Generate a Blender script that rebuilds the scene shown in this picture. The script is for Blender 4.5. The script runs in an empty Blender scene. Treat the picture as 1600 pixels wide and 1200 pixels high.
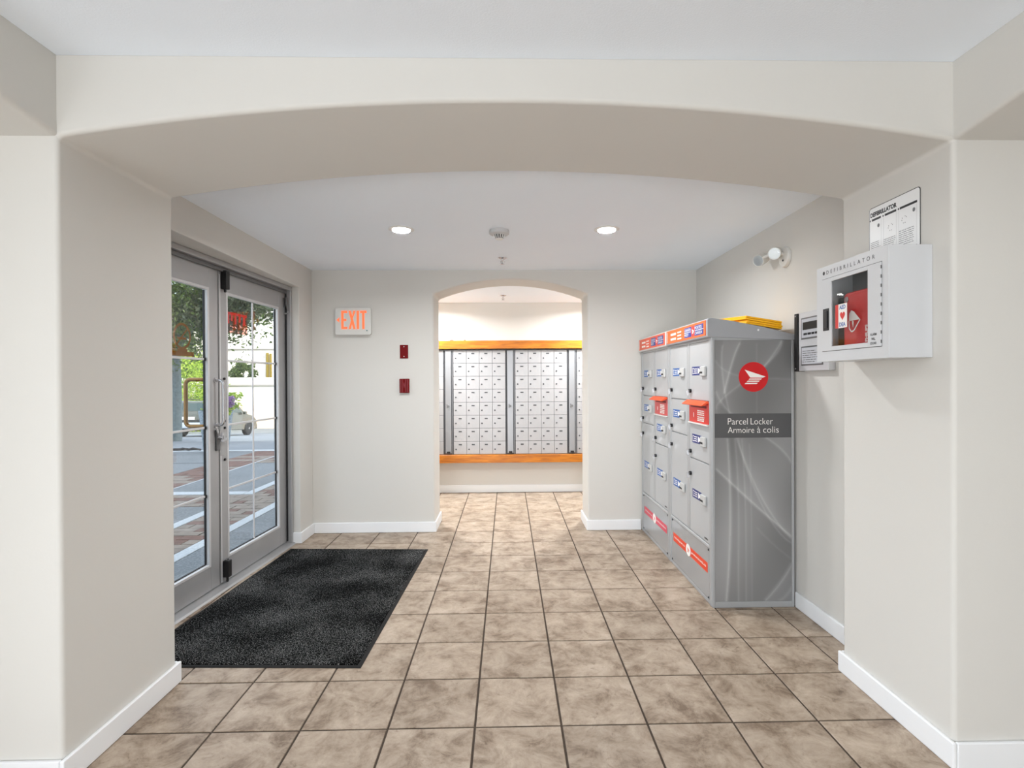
import bpy, bmesh, math, random
import numpy as np
from mathutils import Vector, Matrix

C = bpy.context.scene.collection
SC = bpy.context.scene
rnd = random.Random(7)

# ------------------------------------------------------------------ camera
F_PX, YAW, PITCH, ROLL, CX, CY = 829.245, 0.021244, 0.005331, 0.0053, 810.816, 599.79
cy_, sy_ = math.cos(YAW), math.sin(YAW)
f0 = Vector((sy_, cy_, 0)); r0 = Vector((cy_, -sy_, 0)); d0 = Vector((0, 0, -1))
f1 = f0 * math.cos(PITCH) + d0 * math.sin(PITCH)
d1 = d0 * math.cos(PITCH) - f0 * math.sin(PITCH)
r2 = r0 * math.cos(ROLL) + d1 * math.sin(ROLL)
d2 = d1 * math.cos(ROLL) - r0 * math.sin(ROLL)
cam_d = bpy.data.cameras.new('camera'); cam = bpy.data.objects.new('camera', cam_d); C.objects.link(cam)
cam_d.sensor_width = 36; cam_d.sensor_fit = 'HORIZONTAL'
cam_d.lens = F_PX * 36 / 1600
cam_d.shift_x = -(CX - 800) / 1600; cam_d.shift_y = (CY - 600) / 1600
cam_d.clip_start = 0.05; cam_d.clip_end = 500
up = -d2
cam.matrix_world = Matrix(((r2.x, up.x, -f1.x, 0), (r2.y, up.y, -f1.y, 0), (r2.z, up.z, -f1.z, 1.34), (0, 0, 0, 1)))
SC.camera = cam

# ------------------------------------------------------------------ view, world, sun, large lights
SC.view_settings.view_transform = 'Standard'; SC.view_settings.look = 'None'
SC.view_settings.gamma = 1.0; SC.view_settings.use_curve_mapping = False
SC.view_settings.exposure = 0.38
SC.cycles.max_bounces = 10; SC.cycles.diffuse_bounces = 6; SC.cycles.transparent_max_bounces = 24
SC.cycles.sample_clamp_indirect = 6.0

W = bpy.data.worlds.new('world'); SC.world = W; W.use_nodes = True
wn = W.node_tree.nodes; wl_ = W.node_tree.links
sky = wn.new('ShaderNodeTexSky'); sky.sky_type = 'NISHITA'; sky.sun_disc = False
sky.sun_elevation = math.radians(48); sky.sun_rotation = math.radians(120); sky.air_density = 1.0; sky.dust_density = 2.5
mixw = wn.new('ShaderNodeMix'); mixw.data_type = 'RGBA'; mixw.inputs[0].default_value = 0.55
mixw.inputs[7].default_value = (5.5, 5.8, 6.2, 1)
wl_.new(sky.outputs[0], mixw.inputs[6]); wl_.new(mixw.outputs[2], wn['Background'].inputs[0])
wn['Background'].inputs[1].default_value = 0.42

def light(name, kind, loc, energy, col=(1, 1, 1), size=0.1, size_y=None, aim=None, shape=None):
    d = bpy.data.lights.new(name, kind); d.energy = energy; d.color = col
    if kind == 'AREA':
        d.shape = shape or ('RECTANGLE' if size_y else 'DISK'); d.size = size
        if size_y: d.size_y = size_y
    o = bpy.data.objects.new(name, d); C.objects.link(o); o.location = loc
    if aim is not None: o.rotation_euler = Vector(aim).to_track_quat('-Z', 'Y').to_euler()
    return o

sun = light('sun', 'SUN', (0, 0, 20), 4.6, (1, 0.95, 0.86), aim=(-0.62, 0.55, -0.62)); sun.data.angle = 0.01
# daylight at the entrance hall's window, left of the camera; plus an added fill lamp in the hall behind it
light('window_daylight', 'AREA', (-1.99, -0.35, 1.0), 17, (0.95, 0.975, 1.0), 2.3, 1.7, aim=(1, 0.0, -0.02))
light('hall_back_fill', 'AREA', (-1.15, -2.93, 0.80), 134, (0.94, 0.972, 1.0), 3.0, 1.45, aim=(0, 1, 0.12))

# ------------------------------------------------------------------ helpers
class MB:
    def __init__(s): s.v = []; s.f = []
    def add(s, vs, fs):
        n = len(s.v); s.v += [tuple(p) for p in vs]; s.f += [tuple(n + i for i in f) for f in fs]; return s
    def box(s, x0, y0, z0, x1, y1, z1):
        if x0 > x1: x0, x1 = x1, x0
        if y0 > y1: y0, y1 = y1, y0
        if z0 > z1: z0, z1 = z1, z0
        return s.add([(x0,y0,z0),(x1,y0,z0),(x1,y1,z0),(x0,y1,z0),(x0,y0,z1),(x1,y0,z1),(x1,y1,z1),(x0,y1,z1)],
                     [(0,3,2,1),(4,5,6,7),(0,1,5,4),(1,2,6,5),(2,3,7,6),(3,0,4,7)])
    def prism(s, poly, axis, a, b):
        """poly: 2D points in the two other axes (x:(y,z), y:(x,z), z:(x,y))"""
        def P(p, t):
            return (t, p[0], p[1]) if axis == 0 else ((p[0], t, p[1]) if axis == 1 else (p[0], p[1], t))
        n = len(poly)
        vs = [P(p, a) for p in poly] + [P(p, b) for p in poly]
        return s.add(vs, [tuple(range(n))[::-1], tuple(range(n, 2*n))] + [(i, (i+1) % n, n + (i+1) % n, n + i) for i in range(n)])
    def cyl(s, p0, p1, r0, r1=None, n=20, caps=True):
        r1 = r0 if r1 is None else r1
        p0 = Vector(p0); p1 = Vector(p1); d = (p1 - p0).normalized()
        a = d.orthogonal().normalized(); b = d.cross(a)
        vs = []
        for p, r in ((p0, r0), (p1, r1)):
            for i in range(n):
                t = 2*math.pi*i/n; vs.append(p + a*(r*math.cos(t)) + b*(r*math.sin(t)))
        fs = [(i, (i+1) % n, n + (i+1) % n, n + i) for i in range(n)]
        if caps: fs += [tuple(range(n))[::-1], tuple(range(n, 2*n))]
        return s.add(vs, fs)
    def lathe(s, c, prof, axis=(0,0,1), n=28):
        c = Vector(c); d = Vector(axis).normalized(); a = d.orthogonal().normalized(); b = d.cross(a)
        vs = []; m = len(prof)
        for r, h in prof:
            for i in range(n):
                t = 2*math.pi*i/n; vs.append(c + d*h + a*(r*math.cos(t)) + b*(r*math.sin(t)))
        fs = []
        for k in range(m-1):
            for i in range(n): fs.append((k*n+i, k*n+(i+1) % n, (k+1)*n+(i+1) % n, (k+1)*n+i))
        fs.append(tuple(range(n))[::-1]); fs.append(tuple((m-1)*n + i for i in range(n)))
        return s.add(vs, fs)
    def tube(s, pts, r, n=10):
        pts = [Vector(p) for p in pts]; vs = []; prev = None
        for i, p in enumerate(pts):
            d = (pts[min(i+1, len(pts)-1)] - pts[max(i-1, 0)]).normalized()
            a = d.orthogonal().normalized() if prev is None else (prev - d*prev.dot(d)).normalized()
            prev = a; b = d.cross(a)
            rr = r[i] if isinstance(r, (list, tuple)) else r
            for k in range(n):
                t = 2*math.pi*k/n; vs.append(p + a*(rr*math.cos(t)) + b*(rr*math.sin(t)))
        fs = []
        for i in range(len(pts)-1):
            for k in range(n): fs.append((i*n+k, i*n+(k+1) % n, (i+1)*n+(k+1) % n, (i+1)*n+k))
        fs.append(tuple(range(n))[::-1]); fs.append(tuple((len(pts)-1)*n + k for k in range(n)))
        return s.add(vs, fs)

ORG = {}     # object name -> world origin its children are drawn against
def fixn(me):
    bm = bmesh.new(); bm.from_mesh(me); bmesh.ops.recalc_face_normals(bm, faces=bm.faces[:]); bm.to_mesh(me); bm.free()

def obj(name, mb, mat, parent=None, bevel=0, seg=2, smooth=False, kind=None, label=None, mesh=None):
    if mesh is None:
        me = bpy.data.meshes.new(name)
        me.from_pydata(mb.v, [], mb.f); fixn(me)
    else: me = mesh
    if mat is not None and not me.materials: me.materials.append(mat)
    o = bpy.data.objects.new(name, me); C.objects.link(o)
    if parent is not None:
        o.parent = parent; w = ORG.get(parent.name, Vector((0,0,0)))
        o.location = -w; ORG[o.name] = Vector((0,0,0))
    else:
        co = np.array([v.co for v in me.vertices])
        base = Vector(((co[:,0].min()+co[:,0].max())/2, (co[:,1].min()+co[:,1].max())/2, co[:,2].min()))
        me.transform(Matrix.Translation(-base)); o.location = base; ORG[o.name] = base
    if smooth:
        for p in me.polygons: p.use_smooth = True
    if bevel:
        m = o.modifiers.new('bevel', 'BEVEL'); m.width = bevel; m.segments = seg; m.limit_method = 'ANGLE'; m.angle_limit = math.radians(40)
        for p in me.polygons: p.use_smooth = True
        w = o.modifiers.new('wn', 'WEIGHTED_NORMAL'); w.keep_sharp = True
    elif smooth:
        try: me.set_sharp_from_angle(angle=math.radians(40))
        except Exception: pass
    if kind: o['kind'] = kind
    if label: o['label'] = label
    return o

def tag(o, label, cat, group=None):
    o['label'] = label; o['category'] = cat
    if group: o['group'] = group
    return o
def thing(name, label, cat, loc=(0,0,0), rotz=0, group=None, local=False):
    o = bpy.data.objects.new(name, None); C.objects.link(o); o.empty_display_size = .1
    o.location = loc; o.rotation_euler = (0, 0, rotz); ORG[o.name] = Vector((0,0,0)) if local else Vector(loc)
    return tag(o, label, cat, group)
def struct(name, mb, mat, label=None, **k):
    o = obj(name, mb, mat, kind='structure', **k)
    if label: o['label'] = label
    return o
def struct_root(name, loc, label):
    o = bpy.data.objects.new(name, None); C.objects.link(o); o.location = loc; ORG[o.name] = Vector(loc)
    o['kind'] = 'structure'; o['label'] = label; return o
def copy_tree(o, parent=None, off=None):
    c = o.copy(); C.objects.link(c); c.parent = parent
    if off is not None: c.location = Vector(o.location) + Vector(off)
    ORG[c.name] = ORG.get(o.name, Vector((0,0,0))) + (Vector(off) if off is not None else Vector((0,0,0)))
    for ch in [x for x in CH.get(o.name, [])]: copy_tree(ch, c)
    return c
CH = {}
def index_children():
    CH.clear()
    for x in bpy.data.objects:
        if x.parent: CH.setdefault(x.parent.name, []).append(x)

# ------------------------------------------------------------------ materials
def s2l(c):
    return tuple(((x/255)/12.92 if x/255 <= .04045 else ((x/255+.055)/1.055)**2.4) for x in c) + (1,)
MATS = {}
def mat(name, rgb, rough=.5, metal=0, bump=None, vary=None, spec=.5, emit=None, alpha=None, coat=0):
    """rgb: sRGB 0-255; bump=(scale,strength); vary=(scale,amount) gentle tone variation"""
    if name in MATS: return MATS[name]
    m = bpy.data.materials.new(name); m.use_nodes = True; MATS[name] = m
    nt = m.node_tree; b = nt.nodes['Principled BSDF']
    col = s2l(rgb)
    b.inputs['Base Color'].default_value = col; b.inputs['Roughness'].default_value = rough
    b.inputs['Metallic'].default_value = metal; b.inputs['Specular IOR Level'].default_value = spec
    b.inputs['Coat Weight'].default_value = coat
    if emit:
        b.inputs['Emission Color'].default_value = s2l(emit[0]); b.inputs['Emission Strength'].default_value = emit[1]
    tc = nt.nodes.new('ShaderNodeTexCoord')
    vs, va = vary or (3.0, 0.03)
    n = nt.nodes.new('ShaderNodeTexNoise'); n.inputs['Scale'].default_value = vs; n.inputs['Detail'].default_value = 4
    nt.links.new(tc.outputs['Object'], n.inputs['Vector'])
    r = nt.nodes.new('ShaderNodeMapRange'); r.inputs[1].default_value = .3; r.inputs[2].default_value = .7
    r.inputs[3].default_value = 1-va; r.inputs[4].default_value = 1+va
    nt.links.new(n.outputs[0], r.inputs[0])
    mx = nt.nodes.new('ShaderNodeVectorMath'); mx.operation = 'SCALE'; mx.inputs[0].default_value = col[:3]
    nt.links.new(r.outputs[0], mx.inputs['Scale']); nt.links.new(mx.outputs[0], b.inputs['Base Color'])
    if bump:
        n2 = nt.nodes.new('ShaderNodeTexNoise'); n2.inputs['Scale'].default_value = bump[0]; n2.inputs['Detail'].default_value = 3
        nt.links.new(tc.outputs['Object'], n2.inputs['Vector'])
        bp = nt.nodes.new('ShaderNodeBump'); bp.inputs['Strength'].default_value = bump[1]; bp.inputs['Distance'].default_value = .002
        nt.links.new(n2.outputs[0], bp.inputs['Height']); nt.links.new(bp.outputs[0], b.inputs['Normal'])
    return m

M_wall = mat('wall_paint', (212, 210, 205), .62, bump=(90, .10), vary=(1.2, .010), spec=.3)
M_ceil = mat('ceiling_paint', (240, 247, 255), .8, bump=(160, .35), vary=(2, .01), spec=.2)
M_trim = mat('baseboard_paint', (236, 238, 240), .4, vary=(2, .01))
M_grout = mat('grout', (72, 60, 50), .9, vary=(40, .15))
M_alu = mat('brushed_aluminium', (168, 168, 169), .42, .35, bump=(60, .03), vary=(6, .04))
M_alud = mat('dark_aluminium', (112, 112, 113), .45, .5)
M_bead = mat('glazing_bead', (205, 205, 206), .4, .2)
M_black = mat('black_rubber', (22, 22, 23), .55)
M_dkmetal = mat('dark_hardware', (50, 50, 52), .4, .6)
M_chrome = mat('satin_chrome', (205, 205, 208), .22, .9)
M_white = mat('white_plastic', (232, 232, 230), .4)
M_bronze = mat('bronze_tube', (128, 92, 38), .35, .6)

def glass_mat(name, tint=(1, 1, 1), gl=.06):
    m = bpy.data.materials.new(name); m.use_nodes = True; nt = m.node_tree
    for n in list(nt.nodes):
        if n.type != 'OUTPUT_MATERIAL': nt.nodes.remove(n)
    out = [n for n in nt.nodes if n.type == 'OUTPUT_MATERIAL'][0]
    t = nt.nodes.new('ShaderNodeBsdfTransparent'); t.inputs[0].default_value = (*tint, 1)
    g = nt.nodes.new('ShaderNodeBsdfGlossy'); g.inputs['Roughness'].default_value = .01
    lw = nt.nodes.new('ShaderNodeLayerWeight'); lw.inputs[0].default_value = .25
    mr = nt.nodes.new('ShaderNodeMapRange'); mr.inputs[3].default_value = gl*.5; mr.inputs[4].default_value = gl*3
    nt.links.new(lw.outputs['Fresnel'], mr.inputs[0])
    mx = nt.nodes.new('ShaderNodeMixShader')
    nt.links.new(mr.outputs[0], mx.inputs[0]); nt.links.new(t.outputs[0], mx.inputs[1]); nt.links.new(g.outputs[0], mx.inputs[2])
    nt.links.new(mx.outputs[0], out.inputs[0]); return m
M_glass = glass_mat('clear_glass', (.96, .975, .97), .035)
M_carglass = mat('car_glass', (40, 60, 58), .08, 0, spec=.8)
M_redfilm = glass_mat('red_film', (.95, .42, .36), .02)
M_amberfilm = mat('amber_film', (122, 74, 4), .9, spec=0)

def tile_mat():
    m = bpy.data.materials.new('stone_tile'); m.use_nodes = True; nt = m.node_tree; b = nt.nodes['Principled BSDF']
    L = nt.links.new
    geo = nt.nodes.new('ShaderNodeNewGeometry'); oi = nt.nodes.new('ShaderNodeObjectInfo')
    comb = nt.nodes.new('ShaderNodeCombineXYZ')
    mul = nt.nodes.new('ShaderNodeMath'); mul.operation = 'MULTIPLY'; mul.inputs[1].default_value = 37.0
    L(oi.outputs['Random'], mul.inputs[0]); L(mul.outputs[0], comb.inputs[2]); L(mul.outputs[0], comb.inputs[0])
    add = nt.nodes.new('ShaderNodeVectorMath'); L(geo.outputs['Position'], add.inputs[0]); L(comb.outputs[0], add.inputs[1])
    n1 = nt.nodes.new('ShaderNodeTexNoise'); n1.inputs['Scale'].default_value = 7.5; n1.inputs['Detail'].default_value = 9; n1.inputs['Roughness'].default_value = .74
    n1.inputs['Distortion'].default_value = .4
    L(add.outputs[0], n1.inputs['Vector'])
    r = nt.nodes.new('ShaderNodeValToRGB'); e = r.color_ramp.elements
    e[0].position = .36; e[0].color = s2l((122, 104, 87)); e[1].position = .66; e[1].color = s2l((186, 170, 153))
    m2 = e.new(.5); m2.color = s2l((163, 146, 128))
    L(n1.outputs[0], r.inputs[0])
    n2 = nt.nodes.new('ShaderNodeTexNoise'); n2.inputs['Scale'].default_value = 16; n2.inputs['Detail'].default_value = 8; n2.inputs['Roughness'].default_value = .7; n2.inputs['Distortion'].default_value = 1.6
    L(add.outputs[0], n2.inputs['Vector'])
    r2_ = nt.nodes.new('ShaderNodeValToRGB'); e = r2_.color_ramp.elements
    e[0].position = .30; e[0].color = (.52, .47, .43, 1); e[1].position = .42; e[1].color = (1, 1, 1, 1)
    L(n2.outputs[0], r2_.inputs[0])
    mx = nt.nodes.new('ShaderNodeMix'); mx.data_type = 'RGBA'; mx.blend_type = 'MULTIPLY'; mx.inputs[0].default_value = .85
    L(r.outputs[0], mx.inputs[6]); L(r2_.outputs[0], mx.inputs[7])
    mr = nt.nodes.new('ShaderNodeMapRange'); mr.inputs[3].default_value = .94; mr.inputs[4].default_value = 1.05
    L(oi.outputs['Random'], mr.inputs[0])
    sc = nt.nodes.new('ShaderNodeVectorMath'); sc.operation = 'SCALE'; L(mx.outputs[2], sc.inputs[0]); L(mr.outputs[0], sc.inputs['Scale'])
    L(sc.outputs[0], b.inputs['Base Color'])
    b.inputs['Roughness'].default_value = .42; b.inputs['Specular IOR Level'].default_value = .35
    bp = nt.nodes.new('ShaderNodeBump'); bp.inputs['Strength'].default_value = .25; bp.inputs['Distance'].default_value = .002
    L(n2.outputs[0], bp.inputs['Height']); L(bp.outputs[0], b.inputs['Normal'])
    return m
M_tile = tile_mat()

def speckle_mat(name, c0, c1, scale, rough=.95, big=None, lo=.45, hi=.75):
    m = bpy.data.materials.new(name); m.use_nodes = True; nt = m.node_tree; b = nt.nodes['Principled BSDF']; L = nt.links.new
    tc = nt.nodes.new('ShaderNodeTexCoord')
    n = nt.nodes.new('ShaderNodeTexNoise'); n.inputs['Scale'].default_value = scale; n.inputs['Detail'].default_value = 2
    L(tc.outputs['Object'], n.inputs['Vector'])
    r = nt.nodes.new('ShaderNodeValToRGB'); r.color_ramp.elements[0].position = lo; r.color_ramp.elements[1].position = hi
    r.color_ramp.elements[0].color = s2l(c0); r.color_ramp.elements[1].color = s2l(c1)
    src = n.outputs[0]
    if big:
        n3 = nt.nodes.new('ShaderNodeTexNoise'); n3.inputs['Scale'].default_value = big; n3.inputs['Detail'].default_value = 4
        L(tc.outputs['Object'], n3.inputs['Vector'])
        ad = nt.nodes.new('ShaderNodeMath'); ad.operation = 'MULTIPLY_ADD'; ad.inputs[1].default_value = .35; L(n3.outputs[0], ad.inputs[0]); L(n.outputs[0], ad.inputs[2])
        sb = nt.nodes.new('ShaderNodeMath'); sb.operation = 'SUBTRACT'; sb.inputs[1].default_value = .175; L(ad.outputs[0], sb.inputs[0]); src = sb.outputs[0]
    L(src, r.inputs[0]); L(r.outputs[0], b.inputs['Base Color']); b.inputs['Roughness'].default_value = rough
    b.inputs['Specular IOR Level'].default_value = .04
    bp = nt.nodes.new('ShaderNodeBump'); bp.inputs['Strength'].default_value = .6; bp.inputs['Distance'].default_value = .003
    L(n.outputs[0], bp.inputs['Height']); L(bp.outputs[0], b.inputs['Normal'])
    MATS[name] = m; return m

def emis(name, rgb, st):
    m = bpy.data.materials.new(name); m.use_nodes = True; nt = m.node_tree
    b = nt.nodes['Principled BSDF']; b.inputs['Base Color'].default_value = (0, 0, 0, 1)
    b.inputs['Emission Color'].default_value = s2l(rgb); b.inputs['Emission Strength'].default_value = st; return m

# ------------------------------------------------------------------ lettering (flat print as thin raised meshes)
def text_mesh(txt, w, h, bold=0.0, spacing=1.0):
    cu = bpy.data.curves.new('lettering', 'FONT'); cu.body = txt; cu.size = 1; cu.offset = bold; cu.extrude = 0; cu.resolution_u = 3
    cu.space_character = spacing
    o = bpy.data.objects.new('tmp_text', cu); C.objects.link(o)
    dg = bpy.context.evaluated_depsgraph_get(); dg.update()
    me = bpy.data.meshes.new_from_object(o.evaluated_get(dg))
    bpy.data.objects.remove(o); bpy.data.curves.remove(cu)
    co = np.array([v.co[:] for v in me.vertices]); mn = co.min(0); mxx = co.max(0)
    sx = w / (mxx[0]-mn[0]); sy = h / (mxx[1]-mn[1])
    for v in me.vertices: v.co = ((v.co.x-mn[0])*sx, (v.co.y-mn[1])*sy, 0)
    return me
def lettering(txt, w, h, org, right, upv, m, parent, bold=0.0, spacing=1.0, name='lettering', label=None):
    me = text_mesh(txt, w, h, bold, spacing)
    R = Vector(right); U = Vector(upv); O = Vector(org)
    for v in me.vertices: v.co = O + R*v.co.x + U*v.co.y
    me.materials.clear(); me.materials.append(m)
    return obj(name, None, m, parent, mesh=me, label=label)
RY = (0, -1, 0); UZ = (0, 0, 1)      # writing on surfaces that face -x reads towards -y
def flat(mb, org, right, upv, poly):
    """a flat polygon given in (right, up) coordinates"""
    R = Vector(right); U = Vector(upv); O = Vector(org)
    mb.add([O + R*p[0] + U*p[1] for p in poly], [tuple(range(len(poly)))])
    return mb
def rect(a, b, c, d): return [(a, b), (c, b), (c, d), (a, d)]
def disc(cx, cy, rx, ry=None, n=32):
    ry = ry or rx
    return [(cx + rx*math.cos(2*math.pi*i/n), cy + ry*math.sin(2*math.pi*i/n)) for i in range(n)]
def wordbars(mb, org, right, upv, x0, x1, ys, hh, seed, gap=.12):
    r = random.Random(seed); L = x1 - x0
    for y in ys:
        x = x0; end = x1 - r.random()*.18*L
        while x < end:
            w = min((.10 + .22*r.random())*L, end - x)
            flat(mb, org, right, upv, rect(x, y, x+w, y+hh)); x += w + gap*.25*L
    return mb

# ================================================================== ROOM SHELL
def arch_pts(a, b, spring, crown, n=36):
    """arc from (b, spring) to (a, spring) over crown"""
    c = (a+b)/2; hw = (b-a)/2; s = crown - spring; R = (hw*hw + s*s)/(2*s); t0 = math.asin(hw/R)
    return [(c + R*math.sin(t0 - 2*t0*i/n), crown - R + R*math.cos(t0 - 2*t0*i/n)) for i in range(n+1)]
def arch_wall(lo, hi, a, b, spring, crown, top, n=36):
    return [(lo, 0), (a, 0)] + arch_pts(a, b, spring, crown, n)[::-1] + [(b, 0), (hi, 0), (hi, top), (lo, top)]

XL, XR = -1.73, 1.70          # lobby side walls
Y0, Y1, Y2, Y3, Y4 = 1.79, 2.395, 4.74, 5.10, 6.40
struct('wall_front', MB().prism(arch_wall(-1.911, 3.5, -1.485, 1.53, 2.158, 2.281, 2.60), 1, Y0, Y1), M_wall,
       'cream wall with a wide shallow arch in front of the lobby', bevel=.016, seg=3)
struct('wall_back', MB().prism(arch_wall(-1.905, 2.6, -.655, .715, 2.118, 2.250, 2.42), 1, Y2, Y3), M_wall,
       'cream wall with a narrower arch to the mailbox room', bevel=.016, seg=3)
bay_poly = [(-2.99, 0), (-1.5, 0)] + arch_pts(-1.5, Y0, 2.158, 2.281)[::-1] + [(Y0+.05, 2.158), (Y0+.05, 2.6), (-2.99, 2.6)]
struct('wall_bay_left', MB().prism(bay_poly, 0, -1.905, -1.485), M_wall,
       'cream side arch left of the camera', bevel=.016, seg=3)
struct('wall_bay_right', MB().prism(bay_poly, 0, 1.53, 1.95), M_wall,
       'cream side arch right of the camera', bevel=.016, seg=3)
# lobby left wall with the door opening
DY0, DY1, DZ = 2.53, 4.45, 2.13
lw = MB().prism([(Y1, 0), (DY0, 0), (DY0, DZ), (DY1, DZ), (DY1, 0), (Y2, 0), (Y2, 2.42), (Y1, 2.42)], 0, XL, -1.912)
struct('wall_left', lw, M_wall, 'cream lobby wall around the glazed entrance doors', bevel=.006)
struct('wall_right', MB().box(XR, Y1, 0, 2.0, Y2, 2.42), M_wall, 'cream lobby wall behind the parcel lockers')
struct('wall_mail_room', MB().box(-1.90, Y4, 0, 2.4, Y4+.15, 2.42), M_wall, 'cream wall behind the mailboxes')
struct('wall_mail_left', MB().box(-1.90, Y3, 0, -1.76, Y4+.15, 2.42), M_wall, 'side wall of the mailbox room')
struct('wall_mail_right', MB().box(2.4, Y3, 0, 2.55, Y4+.15, 2.42), M_wall, 'far side wall of the mailbox room')
# hall behind and beside the camera (outside the view, closes the space)
struct('wall_hall_back', MB().box(-2.1, -3.15, 0, 3.6, -3.0, 2.6), M_wall, 'wall behind the camera')
struct('wall_hall_right', MB().box(3.5, -3.0, 0, 3.65, 2.4, 2.6), M_wall, 'corridor wall beyond the side arch')
hl = MB().box(-2.15, -3.0, 0, -2.02, -1.5, 2.6).box(-2.15, .8, 0, -2.02, Y0, 2.6).box(-2.15, -1.5, 0, -2.02, .8, .3).box(-2.15, -1.5, 2.2, -2.02, .8, 2.6)
struct('wall_hall_left', hl, M_wall, 'outer wall around the hall window')
struct('ceiling', MB().box(-2.02, Y1, 2.33, 2.0, Y2, 2.45), M_ceil, 'smooth white lobby ceiling')
struct('ceiling_bay', MB().box(-1.484, -2.99, 2.424, 1.529, Y0-.001, 2.6).box(-2.02, -2.99, 2.424, -1.906, Y0-.001, 2.6).box(1.951, -2.99, 2.424, 3.5, Y0-.001, 2.6), M_ceil, 'textured white ceiling above the camera')
struct('ceiling_mail', MB().box(-1.76, Y3, 2.285, 2.4, Y4, 2.45), M_ceil, 'white ceiling of the mailbox room')

# floor: grout bed + tiles
TS = .3364; GX, GY = -.4702, 2.0531; JT = .0085
floor = struct('floor', MB().box(-2.05, -3.05, -.12, 3.6, 6.6, -.0035), M_grout, 'beige stone-look square tiles with dark grout')
floor_o = ORG[floor.name]
def tile_mesh():
    bm = bmesh.new(); bmesh.ops.create_cube(bm, size=1)
    for v in bm.verts:
        v.co.x *= TS - JT; v.co.y *= TS - JT; v.co.z = v.co.z*.012 - .006
    bmesh.ops.bevel(bm, geom=[e for e in bm.edges if all(v.co.z > -.001 for v in e.verts)], offset=.0018, segments=1, affect='EDGES')
    me = bpy.data.meshes.new('tile'); bm.to_mesh(me); bm.free(); me.materials.append(M_tile); return me
TM = tile_mesh(); rest = MB()
def shown(x, y):
    if y < 1.25 or y > Y4 + .1: return False
    if y > Y2 + .1: return -.66 < x*4.9/y + .0 < .72 and abs(x) < 1.15 or abs(x) < .75
    if y < Y1: return abs(x) < 1.75
    return -1.95 < x < 1.85
for i in range(-5, 13):
    for j in range(-15, 14):
        x = GX + (i+.5)*TS; y = GY + (j+.5)*TS
        if x < -2.1 or x > 3.4 or y > 6.5 or y < -2.9: continue
        if shown(x, y):
            o = bpy.data.objects.new('tile', TM); C.objects.link(o); o.parent = floor
            o.location = Vector((x, y, rnd.uniform(-.0004, .0004))) - floor_o
        else:
            h = (TS-JT)/2; rest.box(max(x-h, -2.04), y-h, -.012, x+h, y+h, 0)
obj('tile_field', rest, M_tile, floor, kind='stuff')

# baseboards
BH, BT = .092, .015
def bboard(name, segs, label):
    mb = MB()
    for x0, y0, x1, y1 in segs: mb.box(x0, y0, .0005, x1, y1, BH)
    struct(name, mb, M_trim, label, bevel=.005, seg=2)
bboard('baseboard_front_left', [(-1.485-.001, Y0-BT, -1.485+BT, Y1+BT)], 'white baseboard along the front left pier')
bboard('baseboard_front_right', [(1.53-BT, Y0-BT, 1.531, Y1+BT)], 'white baseboard along the front right pier')
bboard('baseboard_pier_right_return', [(1.53+.001, Y1, XR-BT, Y1+BT)], 'white baseboard behind the right pier')
bboard('baseboard_pier_left_return', [(XL, Y1, -1.486, Y1+BT)], 'white baseboard behind the left pier')
bboard('baseboard_left', [(XL-.001, DY1-.004, XL+BT, Y2)], 'short white baseboard beside the entrance doors')
bboard('baseboard_door_return', [(-1.79, DY1-BT, XL+BT, DY1)], 'white baseboard return at the door reveal')
bboard('baseboard_back_left', [(XL+BT, Y2-BT, -.655+BT, Y2+.001)], 'white baseboard left of the mailbox arch')
bboard('baseboard_arch_left', [(-.656, Y2, -.655+BT, Y3+BT)], 'white baseboard inside the mailbox arch, entrance side')
bboard('baseboard_back_right', [(.715-BT, Y2-BT, 1.19, Y2+.001)], 'white baseboard right of the mailbox arch')
bboard('baseboard_arch_right', [(.715-BT, Y2, .716, Y3+BT)], 'white baseboard inside the mailbox arch, locker side')
bboard('baseboard_right', [(XR-BT, Y1+BT, XR+.001, 3.085)], 'white baseboard in front of the parcel lockers')
bboard('baseboard_mail_room', [(-1.76, Y4-BT, 2.4, Y4+.001)], 'white baseboard below the mailboxes')
bboard('baseboard_bay_left', [(-1.905, Y0-BT, -1.485-.002, Y0)], 'white baseboard on the bay pier, left')
bboard('baseboard_bay_right', [(1.53+.002, Y0-BT, 3.5, Y0)], 'white baseboard on the bay pier, right')

# ================================================================== ENTRANCE DOORS
XF, XB, XG = -1.86, -1.905, -1.884        # leaf front, leaf back, glass
fr = struct_root('trim_1', (-1.86, 3.49, 0), 'brushed aluminium door frame with head, jambs and threshold')
obj('jamb', MB().box(-1.911, DY1-.035, .016, -1.815, DY1-.001, 2.094), M_alu, fr, bevel=.003)
obj('jamb', MB().box(-1.911, DY0+.001, .016, -1.815, DY0+.035, 2.094), M_alu, fr, bevel=.003)
obj('door_head', MB().box(-1.911, DY0+.001, 2.095, -1.815, DY1-.001, DZ-.001), M_alu, fr, bevel=.003)
obj('head_stop', MB().box(-1.856, DY0+.036, 2.068, -1.842, DY1-.036, 2.094), M_alud, fr, bevel=.002)
obj('gasket', MB().box(-1.855, DY1-.043, .03, -1.845, DY1-.036, 2.067), M_black, fr)
obj('threshold', MB().prism([(-1.96, 0.0005), (-1.792, .0005), (-1.80, .012), (-1.82, .016), (-1.94, .016)], 1, DY0+.001, DY1-.001), M_alu, fr, bevel=.001)

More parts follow.
